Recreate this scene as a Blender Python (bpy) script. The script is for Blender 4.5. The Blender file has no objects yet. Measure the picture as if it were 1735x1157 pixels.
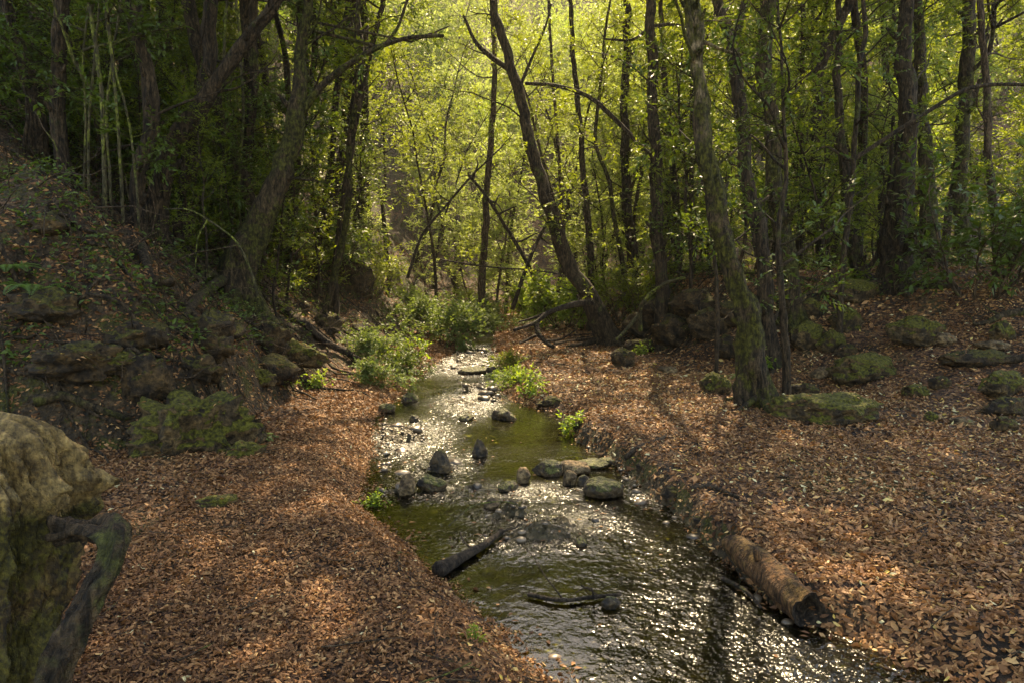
import bpy, bmesh, math, random
import numpy as np
from mathutils import Vector, Matrix

# ------------------------------------------------------------------ camera, light, exposure
scene = bpy.context.scene
F = 1253.0            # focal length in photo pixels (photo is 1735 x 1157)
CAMZ = 1.6
PITCH = math.atan((578.5 - 480.0) / F)
cam_data = bpy.data.cameras.new("camera")
cam_data.sensor_width = 36.0
cam_data.lens = 36.0 * F / 1735.0
cam_data.clip_start = 0.05
cam_data.clip_end = 600.0
cam = bpy.data.objects.new("camera", cam_data)
scene.collection.objects.link(cam)
cam.location = (0, 0, CAMZ)
cam.rotation_euler = (math.pi / 2 - PITCH, 0, 0)
scene.camera = cam

SUN_EL, SUN_AZ = math.radians(50), math.radians(9)     # azimuth measured from +Y towards +X
world = bpy.data.worlds.new("World")
scene.world = world
world.use_nodes = True
wn = world.node_tree
sky = wn.nodes.new("ShaderNodeTexSky")
sky.sky_type = 'NISHITA'
sky.sun_disc = False
sky.sun_elevation = SUN_EL
sky.sun_rotation = SUN_AZ
bg = wn.nodes["Background"]
bg.inputs[1].default_value = 0.15
wn.links.new(sky.outputs[0], bg.inputs[0])
sd_ = bpy.data.lights.new("sun", 'SUN')
sd_.energy = 3.0
sd_.angle = math.radians(0.55)
sd_.color = (1.0, 0.92, 0.76)
sun = bpy.data.objects.new("sun", sd_)
scene.collection.objects.link(sun)
S_DIR = Vector((math.sin(SUN_AZ) * math.cos(SUN_EL), math.cos(SUN_AZ) * math.cos(SUN_EL), math.sin(SUN_EL)))
sun.rotation_euler = S_DIR.to_track_quat('Z', 'Y').to_euler()
sun.location = S_DIR * 60

scene.view_settings.view_transform = 'Standard'
scene.view_settings.look = 'None'
scene.view_settings.exposure = 2.25
scene.view_settings.gamma = 1.0
scene.view_settings.use_white_balance = True
scene.view_settings.white_balance_temperature = 9400
scene.view_settings.white_balance_tint = 10
cy = scene.cycles
cy.use_denoising = True
cy.volume_bounces = 0
cy.max_bounces = 7
cy.diffuse_bounces = 4
cy.glossy_bounces = 3
cy.transmission_bounces = 4
cy.transparent_max_bounces = 8
cy.caustics_reflective = False
cy.caustics_refractive = False
cy.sample_clamp_indirect = 6.0
cy.sample_clamp_direct = 30.0

rng = np.random.default_rng(7)
pyr = random.Random(7)
COL = scene.collection

# ------------------------------------------------------------------ projection helpers
_c, _s = math.cos(PITCH), math.sin(PITCH)
def ray(px, py):
    X = (px - 867.5) / F
    Yc = -(py - 578.5) / F
    return np.array([X, _c + Yc * _s, -_s + Yc * _c])
def at(px, py, Y):
    d = ray(px, py)
    return np.array([0, 0, CAMZ]) + d * (Y / d[1])
def pxm(Y):           # metres per photo pixel at depth Y
    return Y / F

# ------------------------------------------------------------------ noise
_tab = np.random.default_rng(3).random((256, 256)).astype(np.float64)
def vn2(x, y):
    xi = np.floor(x).astype(int); yi = np.floor(y).astype(int)
    fx = x - xi; fy = y - yi
    fx = fx * fx * (3 - 2 * fx); fy = fy * fy * (3 - 2 * fy)
    a = _tab[xi & 255, yi & 255]; b = _tab[(xi + 1) & 255, yi & 255]
    c = _tab[xi & 255, (yi + 1) & 255]; d = _tab[(xi + 1) & 255, (yi + 1) & 255]
    return (a * (1 - fx) + b * fx) * (1 - fy) + (c * (1 - fx) + d * fx) * fy * 1.0
def fbm2(x, y, o=4):
    r = 0; a = .5
    for i in range(o):
        r = r + a * (vn2(x * 2 ** i + 17.3 * i, y * 2 ** i + 9.1 * i) - .5)
        a *= .5
    return r * 2
def vn3(p):
    pi = np.floor(p).astype(int); f = p - pi
    f = f * f * (3 - 2 * f)
    r = 0
    for dx in (0, 1):
        for dy in (0, 1):
            for dz in (0, 1):
                h = _tab[(pi[:, 0] + dx + 37 * (pi[:, 2] + dz)) & 255, (pi[:, 1] + dy + 59 * (pi[:, 2] + dz)) & 255]
                w = (f[:, 0] if dx else 1 - f[:, 0]) * (f[:, 1] if dy else 1 - f[:, 1]) * (f[:, 2] if dz else 1 - f[:, 2])
                r = r + h * w
    return r
def fbm3(p, o=4):
    r = 0; a = .5
    for i in range(o):
        r = r + a * (vn3(p * 2 ** i + 11.7 * i) - .5); a *= .5
    return r * 2
def sstep(a, b, x):
    t = np.clip((x - a) / (b - a), 0, 1)
    return t * t * (3 - 2 * t)

def poly_sd(x, y, P):
    """signed distance to the closed polygon P, negative inside"""
    P = np.asarray(P, float)
    x = np.asarray(x, float); y = np.asarray(y, float)
    d2 = np.full(x.shape, 1e18); inside = np.zeros(x.shape, bool)
    n = len(P)
    for i in range(n):
        ax, ay = P[i]; bx, by = P[(i + 1) % n]
        ex, ey = bx - ax, by - ay
        t = np.clip(((x - ax) * ex + (y - ay) * ey) / (ex * ex + ey * ey + 1e-12), 0, 1)
        dx = x - ax - t * ex; dy = y - ay - t * ey
        d2 = np.minimum(d2, dx * dx + dy * dy)
        if ay != by:
            c = ((ay > y) != (by > y)) & (x < (bx - ax) * (y - ay) / (by - ay) + ax)
            inside ^= c
    d = np.sqrt(d2)
    return np.where(inside, -d, d)

# ------------------------------------------------------------------ terrain
def base_z(y): return 0.018 * np.clip(y - 3, 0, 34)
def water_z(y): return base_z(y) - 0.165 + 0.05 * sstep(6, 16, y)
def wpt(px, py):
    d = ray(px, py); z = -0.2
    for _ in range(8):
        t = (z - CAMZ) / d[2]; z = float(water_z(np.array(d[1] * t)))
    return (d[0] * t, d[1] * t)
LEFT_BANK = [(1040, 1200), (985, 1150), (940, 1110), (890, 1065), (840, 1030), (800, 990), (755, 965), (725, 925), (685, 890), (645, 868),
             (632, 845), (640, 800), (648, 760), (645, 715), (660, 690), (692, 668), (712, 645), (738, 622), (765, 603), (785, 588),
             (800, 574), (806, 562)]
RIGHT_BANK = [(838, 562), (836, 574), (832, 588), (838, 605), (846, 625), (850, 645), (838, 660), (850, 678), (895, 690), (940, 702), (962, 722),
              (972, 748), (1015, 772), (1060, 803), (1092, 840), (1145, 874), (1172, 910), (1222, 955), (1290, 1015), (1360, 1065),
              (1440, 1095), (1520, 1140), (1580, 1180)]
STREAM = [(5, -4), (3.0, -1.2), (1.6, 0.8), (0.7, 2.2)] + [wpt(*p) for p in LEFT_BANK] + [wpt(*p) for p in RIGHT_BANK] + [(2.6, 1.9), (4.2, 0.6), (6, -1.2), (8, -4)]
TOE_L = [(-60, 3.0), (-12, 5), (-5.3, 6.2), (-3.6, 6.6), (-2.9, 7.2), (-2.9, 9.5), (-2.75, 12.5), (-2.9, 16), (-2.6, 20), (-2.2, 27), (-1, 40), (0, 60), (0, 260), (-260, 260), (-260, 3.0)]
TOE_R = [(200, 2), (60, 3), (12, 5), (6.8, 7.2), (4.9, 8.7), (3.8, 10.3), (3.1, 13), (2.8, 15.5), (2.3, 18), (2.2, 24), (2.0, 30), (2, 60), (2, 260), (260, 260), (260, 2)]
def H(x, y, fine=True):
    x = np.asarray(x, float); y = np.asarray(y, float)
    z = base_z(y) + 0.10 * fbm2(x * .5 + 3, y * .5) * sstep(0, 2, np.abs(x) + 1)
    sl = np.clip(-poly_sd(x, y, TOE_L), 0, None)
    near = 1 - sstep(8, 11, y)
    hl = near * (.42 + .3 * fbm2(x * 1.1, y * 1.1 + 5)) * sstep(0, .4, sl) + .22 * np.clip(sl, 0, 1) * (np.abs(fbm2(x * 1.7 + 60, y * 1.7)) * 2 - .4) + (0.86 - .1 * near) * np.clip(sl, 0, 10) + 0.55 * np.clip(sl - 10, 0, None)
    z = z + hl + np.clip(sl, 0, 1.5) / 1.5 * (0.42 * fbm2(x * .9 + 40, y * .9 + 7) + 0.5 * fbm2(x * .25, y * .25 + 60))
    sr = np.clip(-poly_sd(x, y, TOE_R), 0, None)
    w = 5.5 - 3.9 * sstep(11, 14.5, y)
    z = z + (1.15 + .35 * sstep(12, 16, y)) * sstep(0, 1, sr / w) + .05 * np.clip(sr - 3, 0, None)
    z = z + np.clip(sr, 0, 1) * 0.16 * fbm2(x * .8 + 90, y * .8)
    u = y - 36 + 3 * fbm2(x * .06, y * .06)
    z = z + .68 * np.where(u > 20, u, np.log1p(np.exp(np.clip(u, -30, 20))))
    if fine:
        z = z + 0.035 * fbm2(x * 3.1, y * 3.1 + 31)
    sd = poly_sd(x, y, STREAM)
    # wobble the bank edge
    sdw = sd + 0.05 * fbm2(x * 5, y * 5 + 11) * (np.abs(sd) < 1)
    cx = 0.35 + 0.0 * y
    right = x > np.interp(y, [0, 3, 5, 8, 12, 20, 40], [2.6, 1.1, .35, .15, -.3, -.9, -.9])
    bw = np.where(right, .16 + .5 * sstep(7.5, 10, y) + .55 * (1 - sstep(3.1, 3.9, y)), .55)
    wz = water_z(y)
    lip = np.where(right & (y > 3.8), .03, 0) * np.exp(-((sd - .25) / .2) ** 2)
    zo = (wz - .03) + (z + lip - (wz - .03)) * sstep(0, 1, sdw / bw)
    rif = riffle(x, y)
    bed = wz - .02 - .15 * sstep(0, .45, -sdw) * (1 - .95 * rif)
    bed = bed + rif * (.030 + .17 * fbm2(x * 6, y * 6)) + .03 * fbm2(x * 9 + 5, y * 9)
    return np.where(sdw > 0, zo, bed)
def riffle(x, y):
    r = 0
    for (cx, cyy, rx, ry) in RIF:
        r = np.maximum(r, np.exp(-(((x - cx) / rx) ** 2 + ((y - cyy) / ry) ** 2)))
    return r
RIF = []
for (px, py, rx, ry) in [(690, 740, .5, 1.0), (900, 905, .5, .28), (830, 830, .9, .30), (980, 880, .35, .35), (740, 790, .35, .6), (800, 670, .5, 1.5), (1120, 830, .3, .4), (800, 610, .8, 2.5), (870, 870, .35, .25)]:
    a = wpt(px, py); RIF.append((a[0], a[1], rx, ry))
def Hs(x, y): return float(H(np.array([x]), np.array([y]))[0])
def ground(px, py, ymax=60):
    """first point of the ground seen at a photo pixel"""
    d = ray(px, py)
    t = np.geomspace(1.5, ymax, 900)
    X = d[0] * t; Y = d[1] * t; Z = CAMZ + d[2] * t
    h = H(X, Y)
    k = np.where(Z < h)[0]
    if len(k) == 0: return np.array([X[-1], Y[-1], h[-1]])
    k = k[0]
    return np.array([X[k], Y[k], h[k]])

# ------------------------------------------------------------------ mesh helpers
def mesh(name, V, faces, mats, rnd=None, smooth=True):
    """faces: list of (array n x k, material index); rnd: one value per face"""
    me = bpy.data.meshes.new(name)
    V = np.ascontiguousarray(V, np.float32)
    faces = [(np.asarray(f, np.int32), m) for f, m in faces if len(f)]
    me.vertices.add(len(V)); me.vertices.foreach_set("co", V.ravel())
    loops = np.concatenate([f.ravel() for f, m in faces])
    tot = np.concatenate([np.full(len(f), f.shape[1], np.int32) for f, m in faces])
    start = np.concatenate([[0], np.cumsum(tot)[:-1]]).astype(np.int32)
    mi = np.concatenate([np.full(len(f), m, np.int32) for f, m in faces])
    me.loops.add(len(loops)); me.loops.foreach_set("vertex_index", loops)
    me.polygons.add(len(tot)); me.polygons.foreach_set("loop_start", start)
    me.polygons.foreach_set("loop_total", tot)
    me.polygons.foreach_set("material_index", mi)
    me.polygons.foreach_set("use_smooth", np.full(len(tot), smooth, bool))
    for m in mats: me.materials.append(m)
    if rnd is not None:
        a = me.attributes.new("rnd", 'FLOAT', 'FACE')
        a.data.foreach_set("value", np.asarray(rnd, np.float32))
    me.update(calc_edges=True)
    return me
def obj(name, me, parent=None, loc=None):
    o = bpy.data.objects.new(name, me); COL.objects.link(o)
    if parent is not None: o.parent = parent
    if loc is not None: o.location = loc
    return o
def tag(o, label=None, cat=None, group=None, kind=None):
    if label: o["label"] = label
    if cat: o["category"] = cat
    if group: o["group"] = group
    if kind: o["kind"] = kind
    return o
def empty(name, loc, rz=0, sc=1.0):
    o = bpy.data.objects.new(name, None); COL.objects.link(o)
    o.location = loc; o.rotation_euler = (0, 0, rz); o.scale = (sc, sc, sc)
    o.empty_display_size = .2
    return o
class Acc:
    """collects vertices and faces into one mesh"""
    def __init__(s): s.V = []; s.F = []; s.R = []; s.n = 0
    def add(s, V, faces, m=0, rnd=0.5):
        """faces: list of arrays"""
        for f in faces:
            if len(f) == 0: continue
            s.F.append((np.asarray(f) + s.n, m))
            s.R.append(np.broadcast_to(np.asarray(rnd, float), (len(f),)) if np.ndim(rnd) == 0 or len(rnd) == len(f) else np.resize(rnd, len(f)))
        s.V.append(V); s.n += len(V)
    def build(s, name, mats, smooth=True):
        return mesh(name, np.concatenate(s.V), s.F, mats, np.concatenate(s.R), smooth)
def norm(a): return a / (np.linalg.norm(a, axis=-1, keepdims=True) + 1e-9)

def catmull(P, n):
    P = np.asarray(P, float)
    if len(P) == 2: return P[0] + (P[1] - P[0]) * np.linspace(0, 1, n)[:, None]
    Q = np.vstack([2 * P[0] - P[1], P, 2 * P[-1] - P[-2]])
    seg = np.linalg.norm(np.diff(P, axis=0), axis=1); cum = np.concatenate([[0], np.cumsum(seg)])
    u = np.linspace(0, cum[-1], n); i = np.clip(np.searchsorted(cum, u, side='right') - 1, 0, len(P) - 2)
    t = ((u - cum[i]) / (seg[i] + 1e-9))[:, None]
    p0, p1, p2, p3 = Q[i], Q[i + 1], Q[i + 2], Q[i + 3]
    return .5 * (2 * p1 + (p2 - p0) * t + (2 * p0 - 5 * p1 + 4 * p2 - p3) * t ** 2 + (3 * p1 - p0 - 3 * p2 + p3) * t ** 3)
def tube(P, R, sides=10, rough=.12, seed=0, cap=True, lobes=0.0):
    """a round limb along P with radius R and an uneven surface"""
    P = np.asarray(P, float); n = len(P); R = np.broadcast_to(R, (n,)).astype(float)
    T = norm(np.gradient(P, axis=0))
    N = np.zeros_like(P)
    a = np.array([1., 0, 0]) if abs(T[0][0]) < .8 else np.array([0, 1., 0])
    N[0] = norm(np.cross(T[0], a))
    for i in range(1, n):
        v = N[i - 1] - T[i] * np.dot(N[i - 1], T[i]); N[i] = v / (np.linalg.norm(v) + 1e-9)
    B = np.cross(T, N)
    th = np.linspace(0, 2 * math.pi, sides, endpoint=False)
    arc = np.concatenate([[0], np.cumsum(np.linalg.norm(np.diff(P, axis=0), axis=1))])
    q = np.stack([np.tile(np.cos(th) * 1.3, n) + seed * 7.1, np.tile(np.sin(th) * 1.3, n), np.repeat(arc / (R.mean() * 5 + 1e-6), sides)], 1)
    nz = fbm3(q, 3).reshape(n, sides)
    q2 = q * np.array([2.6, 2.6, 1.2]); nz2 = fbm3(q2 + 50, 2).reshape(n, sides)
    rr = R[:, None] * (1 + rough * 1.6 * nz + rough * .9 * nz2)
    if rough > .13:
        rr = rr * (1 + rough * .55 * fbm3(q * np.array([5, 5, 6.]) + 90, 2).reshape(n, sides))
    if lobes:
        fl = np.exp(-arc / (R[0] * 3.2))[:, None]
        rr = rr * (1 + lobes * fl * (.6 + .7 * np.sin(th * 4 + seed)[None, :] + .3 * np.sin(th * 7 + seed * 2)[None, :]))
    V = P[:, None] + rr[..., None] * (np.cos(th)[None, :, None] * N[:, None] + np.sin(th)[None, :, None] * B[:, None])
    V = V.reshape(-1, 3)
    i = np.arange(n - 1)[:, None] * sides; j = np.arange(sides)[None, :]; k = (j + 1) % sides
    Q = np.stack([i + j, i + k, i + sides + k, i + sides + j], -1).reshape(-1, 4)
    faces = [Q]
    if cap:
        V = np.vstack([V, P[-1] + T[-1] * R[-1] * .3, P[0] - T[0] * R[0] * .1])
        e = n * sides
        jj = np.arange(sides); kk = (jj + 1) % sides; o = (n - 1) * sides
        faces.append(np.stack([o + jj, o + kk, np.full(sides, e)], -1))
        faces.append(np.stack([kk, jj, np.full(sides, e + 1)], -1))
    return V, faces
def leaves(P, D, N, L, W, fold=.25, curl=.15, detail=False):
    """leaf blades: base P, direction D, upper side N. returns V, faces"""
    n = len(P)
    D = norm(D); S = norm(np.cross(D, N)); N = np.cross(S, D)
    L = np.broadcast_to(L, (n,))[:, None]; W = np.broadcast_to(W, (n,))[:, None]
    fold = np.broadcast_to(fold, (n,))[:, None]; curl = np.broadcast_to(curl, (n,))[:, None]
    if not detail:
        b = P; t = P + D * L - N * curl * L
        r = P + D * L * .45 + S * W * .5 + N * W * fold
        l = P + D * L * .45 - S * W * .5 + N * W * fold
        V = np.stack([b, r, t, l], 1).reshape(-1, 3)
        k = np.arange(n)[:, None] * 4
        return V, [np.concatenate([k + [0, 1, 2], k + [0, 2, 3]], 1).reshape(-1, 3)], 2
    b = P; t = P + D * L - N * curl * L
    m = P + D * L * .5 + N * curl * L * .2
    r1 = P + D * L * .22 + S * W * .42 + N * W * fold; l1 = P + D * L * .22 - S * W * .42 + N * W * fold
    r2 = P + D * L * .62 + S * W * .40 + N * W * fold; l2 = P + D * L * .62 - S * W * .40 + N * W * fold * .6
    V = np.stack([b, m, t, r1, r2, l1, l2], 1).reshape(-1, 3)
    k = np.arange(n)[:, None] * 7
    q = np.concatenate([k + [0, 3, 4, 1], k + [0, 1, 6, 5]], 1).reshape(-1, 4)
    tt = np.concatenate([k + [1, 4, 2], k + [1, 2, 6]], 1).reshape(-1, 3)
    return V, [q, tt], 2
def rdir(n, r=rng):
    v = r.normal(size=(n, 3)); return norm(v)

def sprays(acc, B, D, tl, K, L, W, r, m_leaf=1, m_twig=0, detail=False, droop=.3):
    """leafy twigs: base B, direction D, length tl, K leaves each"""
    n = len(B)
    if n == 0: return
    D = norm(D); tl = np.broadcast_to(tl, (n,))
    # twig: a thin three-sided spike
    up = np.tile([0, 0, 1.], (n, 1)); S = norm(np.cross(D, up + .01)); U = np.cross(S, D)
    rad = .0035 + .004 * tl
    tip = B + D * tl[:, None]
    ring = [B + (S * math.cos(a) + U * math.sin(a)) * rad[:, None] for a in (0, 2.1, 4.2)]
    V = np.stack(ring + [tip], 1).reshape(-1, 3)
    k = np.arange(n)[:, None] * 4
    acc.add(V, [np.concatenate([k + [0, 1, 3], k + [1, 2, 3], k + [2, 0, 3]], 1).reshape(-1, 3)], m_twig)
    t = (np.arange(K) + r.random((n, K))) / K
    t = .12 + .88 * t
    P = (B[:, None] + D[:, None] * (t * tl[:, None])[..., None]).reshape(-1, 3)
    side = np.where(np.arange(K) % 2 == 0, 1., -1.)[None, :] * np.ones((n, 1))
    dd = D[:, None] * (.45 + .5 * t)[..., None] + S[:, None] * (side * (1 - .5 * t))[..., None] * .8 + r.normal(size=(n, K, 3)) * .28
    dd[..., 2] -= droop * r.random((n, K))
    dd = dd.reshape(-1, 3)
    N = np.tile([0, 0, 1.], (n * K, 1)) + r.normal(size=(n * K, 3)) * .5
    sz = (.65 + .6 * r.random(n * K))
    lv, lf, per = leaves(P, dd, N, L * sz, W * sz, .18, .15 * r.random(n * K), detail)
    rv = np.repeat(np.clip(np.repeat(r.random(n), K) * .6 + r.random(n * K) * .4, 0, 1), per)
    acc.add(lv, lf, m_leaf, rv)

# ------------------------------------------------------------------ materials
def nodes(name):
    m = bpy.data.materials.new(name); m.use_nodes = True
    nt = m.node_tree; b = nt.nodes["Principled BSDF"]
    return m, nt, b, nt.nodes["Material Output"]
def ramp(nt, stops, fac):
    r = nt.nodes.new("ShaderNodeValToRGB")
    e = r.color_ramp.elements
    while len(e) > 1: e.remove(e[-1])
    e[0].position = stops[0][0]; e[0].color = (*stops[0][1], 1)
    for p, c in stops[1:]:
        k = e.new(p); k.color = (*c, 1)
    nt.links.new(fac, r.inputs[0]); return r.outputs[0]
def noise(nt, scale, detail=4, rough=.6, vec=None, dist=0):
    n = nt.nodes.new("ShaderNodeTexNoise"); n.inputs['Scale'].default_value = scale
    n.inputs['Detail'].default_value = detail; n.inputs['Roughness'].default_value = rough
    n.inputs['Distortion'].default_value = dist
    if vec: nt.links.new(vec, n.inputs['Vector'])
    return n.outputs['Fac']
def coord(nt, scale=(1, 1, 1), kind='Object'):
    t = nt.nodes.new("ShaderNodeTexCoord"); mp = nt.nodes.new("ShaderNodeMapping")
    mp.inputs['Scale'].default_value = scale
    nt.links.new(t.outputs[kind], mp.inputs[0]); return mp.outputs[0]
def mix(nt, a, b, f, t='MIX'):
    m = nt.nodes.new("ShaderNodeMix"); m.data_type = 'RGBA'; m.blend_type = t
    for i, v in ((0, f), (6, a), (7, b)):
        if hasattr(v, 'links'): nt.links.new(v, m.inputs[i])
        elif isinstance(v, (int, float)): m.inputs[i].default_value = v
        else: m.inputs[i].default_value = (*v, 1)
    return m.outputs[2]
def math_(nt, op, a, b=0.0):
    m = nt.nodes.new("ShaderNodeMath"); m.operation = op
    for i, v in ((0, a), (1, b)):
        if hasattr(v, 'links'): nt.links.new(v, m.inputs[i])
        else: m.inputs[i].default_value = v
    return m.outputs[0]
def maprange(nt, v, a, b, c=0., d=1.):
    m = nt.nodes.new("ShaderNodeMapRange"); m.inputs[1].default_value = a; m.inputs[2].default_value = b
    m.inputs[3].default_value = c; m.inputs[4].default_value = d
    nt.links.new(v, m.inputs[0]); return m.outputs[0]
def bump(nt, h, strength, dist, bsdf):
    b = nt.nodes.new("ShaderNodeBump"); b.inputs['Strength'].default_value = strength
    b.inputs['Distance'].default_value = dist
    nt.links.new(h, b.inputs['Height']); nt.links.new(b.outputs[0], bsdf.inputs['Normal']); return b
def attr(nt, name='rnd'):
    a = nt.nodes.new("ShaderNodeAttribute"); a.attribute_name = name; return a.outputs['Fac']

def leaf_mat(name, stops, trans=(.30, .45, .03), tf=.5, rough=.45, spec=.32):
    m, nt, b, out = nodes(name)
    oi = nt.nodes.new("ShaderNodeObjectInfo")
    v = math_(nt, 'ADD', math_(nt, 'MULTIPLY', attr(nt), .75), math_(nt, 'MULTIPLY', oi.outputs['Random'], .25))
    c = ramp(nt, stops, v)
    nt.links.new(c, b.inputs['Base Color'])
    b.inputs['Roughness'].default_value = rough
    b.inputs['Specular IOR Level'].default_value = spec
    tr = nt.nodes.new("ShaderNodeBsdfTranslucent")
    tc = mix(nt, c, trans, .75)
    nt.links.new(tc, tr.inputs[0])
    ms = nt.nodes.new("ShaderNodeMixShader"); ms.inputs[0].default_value = tf
    nt.links.new(b.outputs[0], ms.inputs[1]); nt.links.new(tr.outputs[0], ms.inputs[2])
    nt.links.new(ms.outputs[0], out.inputs[0])
    return m
M = {}
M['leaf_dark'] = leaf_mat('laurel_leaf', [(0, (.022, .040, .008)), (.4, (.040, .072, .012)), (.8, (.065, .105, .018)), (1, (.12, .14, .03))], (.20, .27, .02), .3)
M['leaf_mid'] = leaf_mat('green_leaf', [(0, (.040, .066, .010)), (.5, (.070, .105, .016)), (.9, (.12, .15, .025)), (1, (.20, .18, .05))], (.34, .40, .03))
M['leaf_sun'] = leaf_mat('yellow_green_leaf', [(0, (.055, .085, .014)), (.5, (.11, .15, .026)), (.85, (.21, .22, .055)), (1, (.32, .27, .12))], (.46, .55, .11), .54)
M['leaf_lush'] = leaf_mat('bright_leaf', [(0, (.06, .12, .015)), (.6, (.11, .19, .025)), (1, (.18, .24, .04))], (.42, .55, .05), .5)
M['leaf_pale'] = leaf_mat('pale_leaf', [(0, (.05, .075, .02)), (.6, (.10, .14, .04)), (1, (.18, .21, .08))], (.28, .38, .06), .32, .55, .2)
M['fern'] = leaf_mat('fern_leaf', [(0, (.04, .085, .02)), (1, (.10, .17, .04))], (.25, .4, .04), .4)
M['litter'] = leaf_mat('fallen_leaf', [(0, (.018, .009, .005)), (.18, (.045, .019, .009)), (.38, (.14, .060, .024)), (.60, (.235, .110, .046)), (.82, (.37, .195, .084)), (.94, (.56, .35, .15)), (.975, (.55, .40, .08)), (1, (.58, .50, .28))],
                       (.35, .16, .05), .12, .6, .22)

def bark_mat(name, dark, mid, moss, moss_amt=.5, pale=None):
    m, nt, b, out = nodes(name)
    v = coord(nt, (1, 1, .22))
    n1 = noise(nt, 22, 5, .65, v, .6)
    vw = coord(nt)
    n2 = noise(nt, 2.3, 3, .6, vw)
    c = ramp(nt, [(.40, dark), (.60, mid)], n1)
    if pale:
        n4 = noise(nt, 3.4, 4, .7, vw)
        sp = nt.nodes.new("ShaderNodeSeparateXYZ"); nt.links.new(vw, sp.inputs[0])
        c = mix(nt, c, pale, math_(nt, 'MULTIPLY', maprange(nt, n4, .44, .60, 0, .9), maprange(nt, sp.outputs[2], 2.9, 3.8)))
    n3 = noise(nt, 16, 3, .6, vw)
    n3c = maprange(nt, n3, .38, .62)
    mo = mix(nt, tuple(q * .6 for q in moss), tuple(q * 3.2 for q in moss), n3c)
    f = maprange(nt, math_(nt, 'ADD', n2, math_(nt, 'MULTIPLY', n3, .25)), .74 - moss_amt * .3, .82 - moss_amt * .3, 0, .9)
    c = mix(nt, c, mo, f)
    c = mix(nt, c, ramp(nt, [(.38, (.4, .4, .4)), (.62, (1.35, 1.3, 1.25))], noise(nt, 40, 3, .7, coord(nt, (1, 1, .35)))), 1.0, 'MULTIPLY')
    nt.links.new(c, b.inputs['Base Color'])
    b.inputs['Roughness'].default_value = .85
    b.inputs['Specular IOR Level'].default_value = .25
    h = math_(nt, 'ADD', n1, math_(nt, 'MULTIPLY', noise(nt, 60, 3, .6, vw), .35))
    bump(nt, h, 1.0, .09, b)
    return m
M['bark'] = bark_mat('dark_bark', (.012, .008, .005), (.075, .050, .028), (.022, .024, .006), .1)
M['bark_moss'] = bark_mat('mossy_bark', (.014, .010, .006), (.085, .058, .030), (.026, .026, .005), .5)
M['bark_pale'] = bark_mat('lichen_bark', (.010, .007, .004), (.090, .060, .032), (.028, .027, .004), .6, (.34, .26, .16))
M['bark_brown'] = bark_mat('brown_bark', (.035, .022, .013), (.12, .080, .050), (.05, .055, .012), .1)
M['stem'] = bark_mat('pale_stem_bark', (.035, .030, .014), (.11, .095, .048), (.07, .08, .015), .4)
M['dead'] = bark_mat('dead_wood', (.016, .011, .008), (.06, .042, .028), (.03, .03, .01), .0)

def rock_mat(name, dark, mid, moss, amt, wet=.0):
    m, nt, b, out = nodes(name)
    v = coord(nt)
    n1 = noise(nt, 6, 6, .65, v); n2 = noise(nt, 30, 4, .6, v); n3 = noise(nt, 3.2, 4, .65, v)
    c = ramp(nt, [(.40, dark), (.62, mid)], n1)
    vor = nt.nodes.new("ShaderNodeTexVoronoi"); vor.inputs['Scale'].default_value = 9
    nt.links.new(v, vor.inputs['Vector'])
    li = maprange(nt, vor.outputs['Distance'], .16, .08, 0, .45)
    c = mix(nt, c, (.24, .21, .13), math_(nt, 'MULTIPLY', li, maprange(nt, n3, .5, .6)))
    g = nt.nodes.new("ShaderNodeNewGeometry"); sx = nt.nodes.new("ShaderNodeSeparateXYZ")
    nt.links.new(g.outputs['Normal'], sx.inputs[0])
    f = math_(nt, 'ADD', math_(nt, 'MULTIPLY', sx.outputs[2], .35), n3)
    f = maprange(nt, math_(nt, 'ADD', f, math_(nt, 'MULTIPLY', n2, .3)), 1.12 - amt * .5, 1.18 - amt * .5)
    mo = mix(nt, moss, tuple(q * 2.6 for q in moss), n2)
    c = mix(nt, c, mo, f)
    c = mix(nt, c, ramp(nt, [(.36, (.35, .35, .35)), (.64, (1.5, 1.45, 1.4))], n2), 1.0, 'MULTIPLY')
    nt.links.new(c, b.inputs['Base Color'])
    b.inputs['Roughness'].default_value = .85 - wet * .55
    b.inputs['Specular IOR Level'].default_value = .3 + wet * .3
    h = math_(nt, 'ADD', n1, math_(nt, 'MULTIPLY', n2, math_(nt, 'ADD', .4, f)))
    bump(nt, h, 1.0, .06, b)
    return m
M['rock'] = rock_mat('mossy_stone', (.018, .012, .006), (.13, .085, .038), (.044, .042, .005), .85)
M['rock_bare'] = rock_mat('brown_stone', (.045, .028, .014), (.20, .135, .070), (.05, .055, .012), .15)
M['rock_wet'] = rock_mat('wet_stone', (.012, .008, .004), (.10, .062, .026), (.040, .040, .008), .6, .35)
M['rock_dark'] = rock_mat('dark_mossy_stone', (.010, .006, .003), (.075, .045, .018), (.034, .030, .004), .5)

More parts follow.
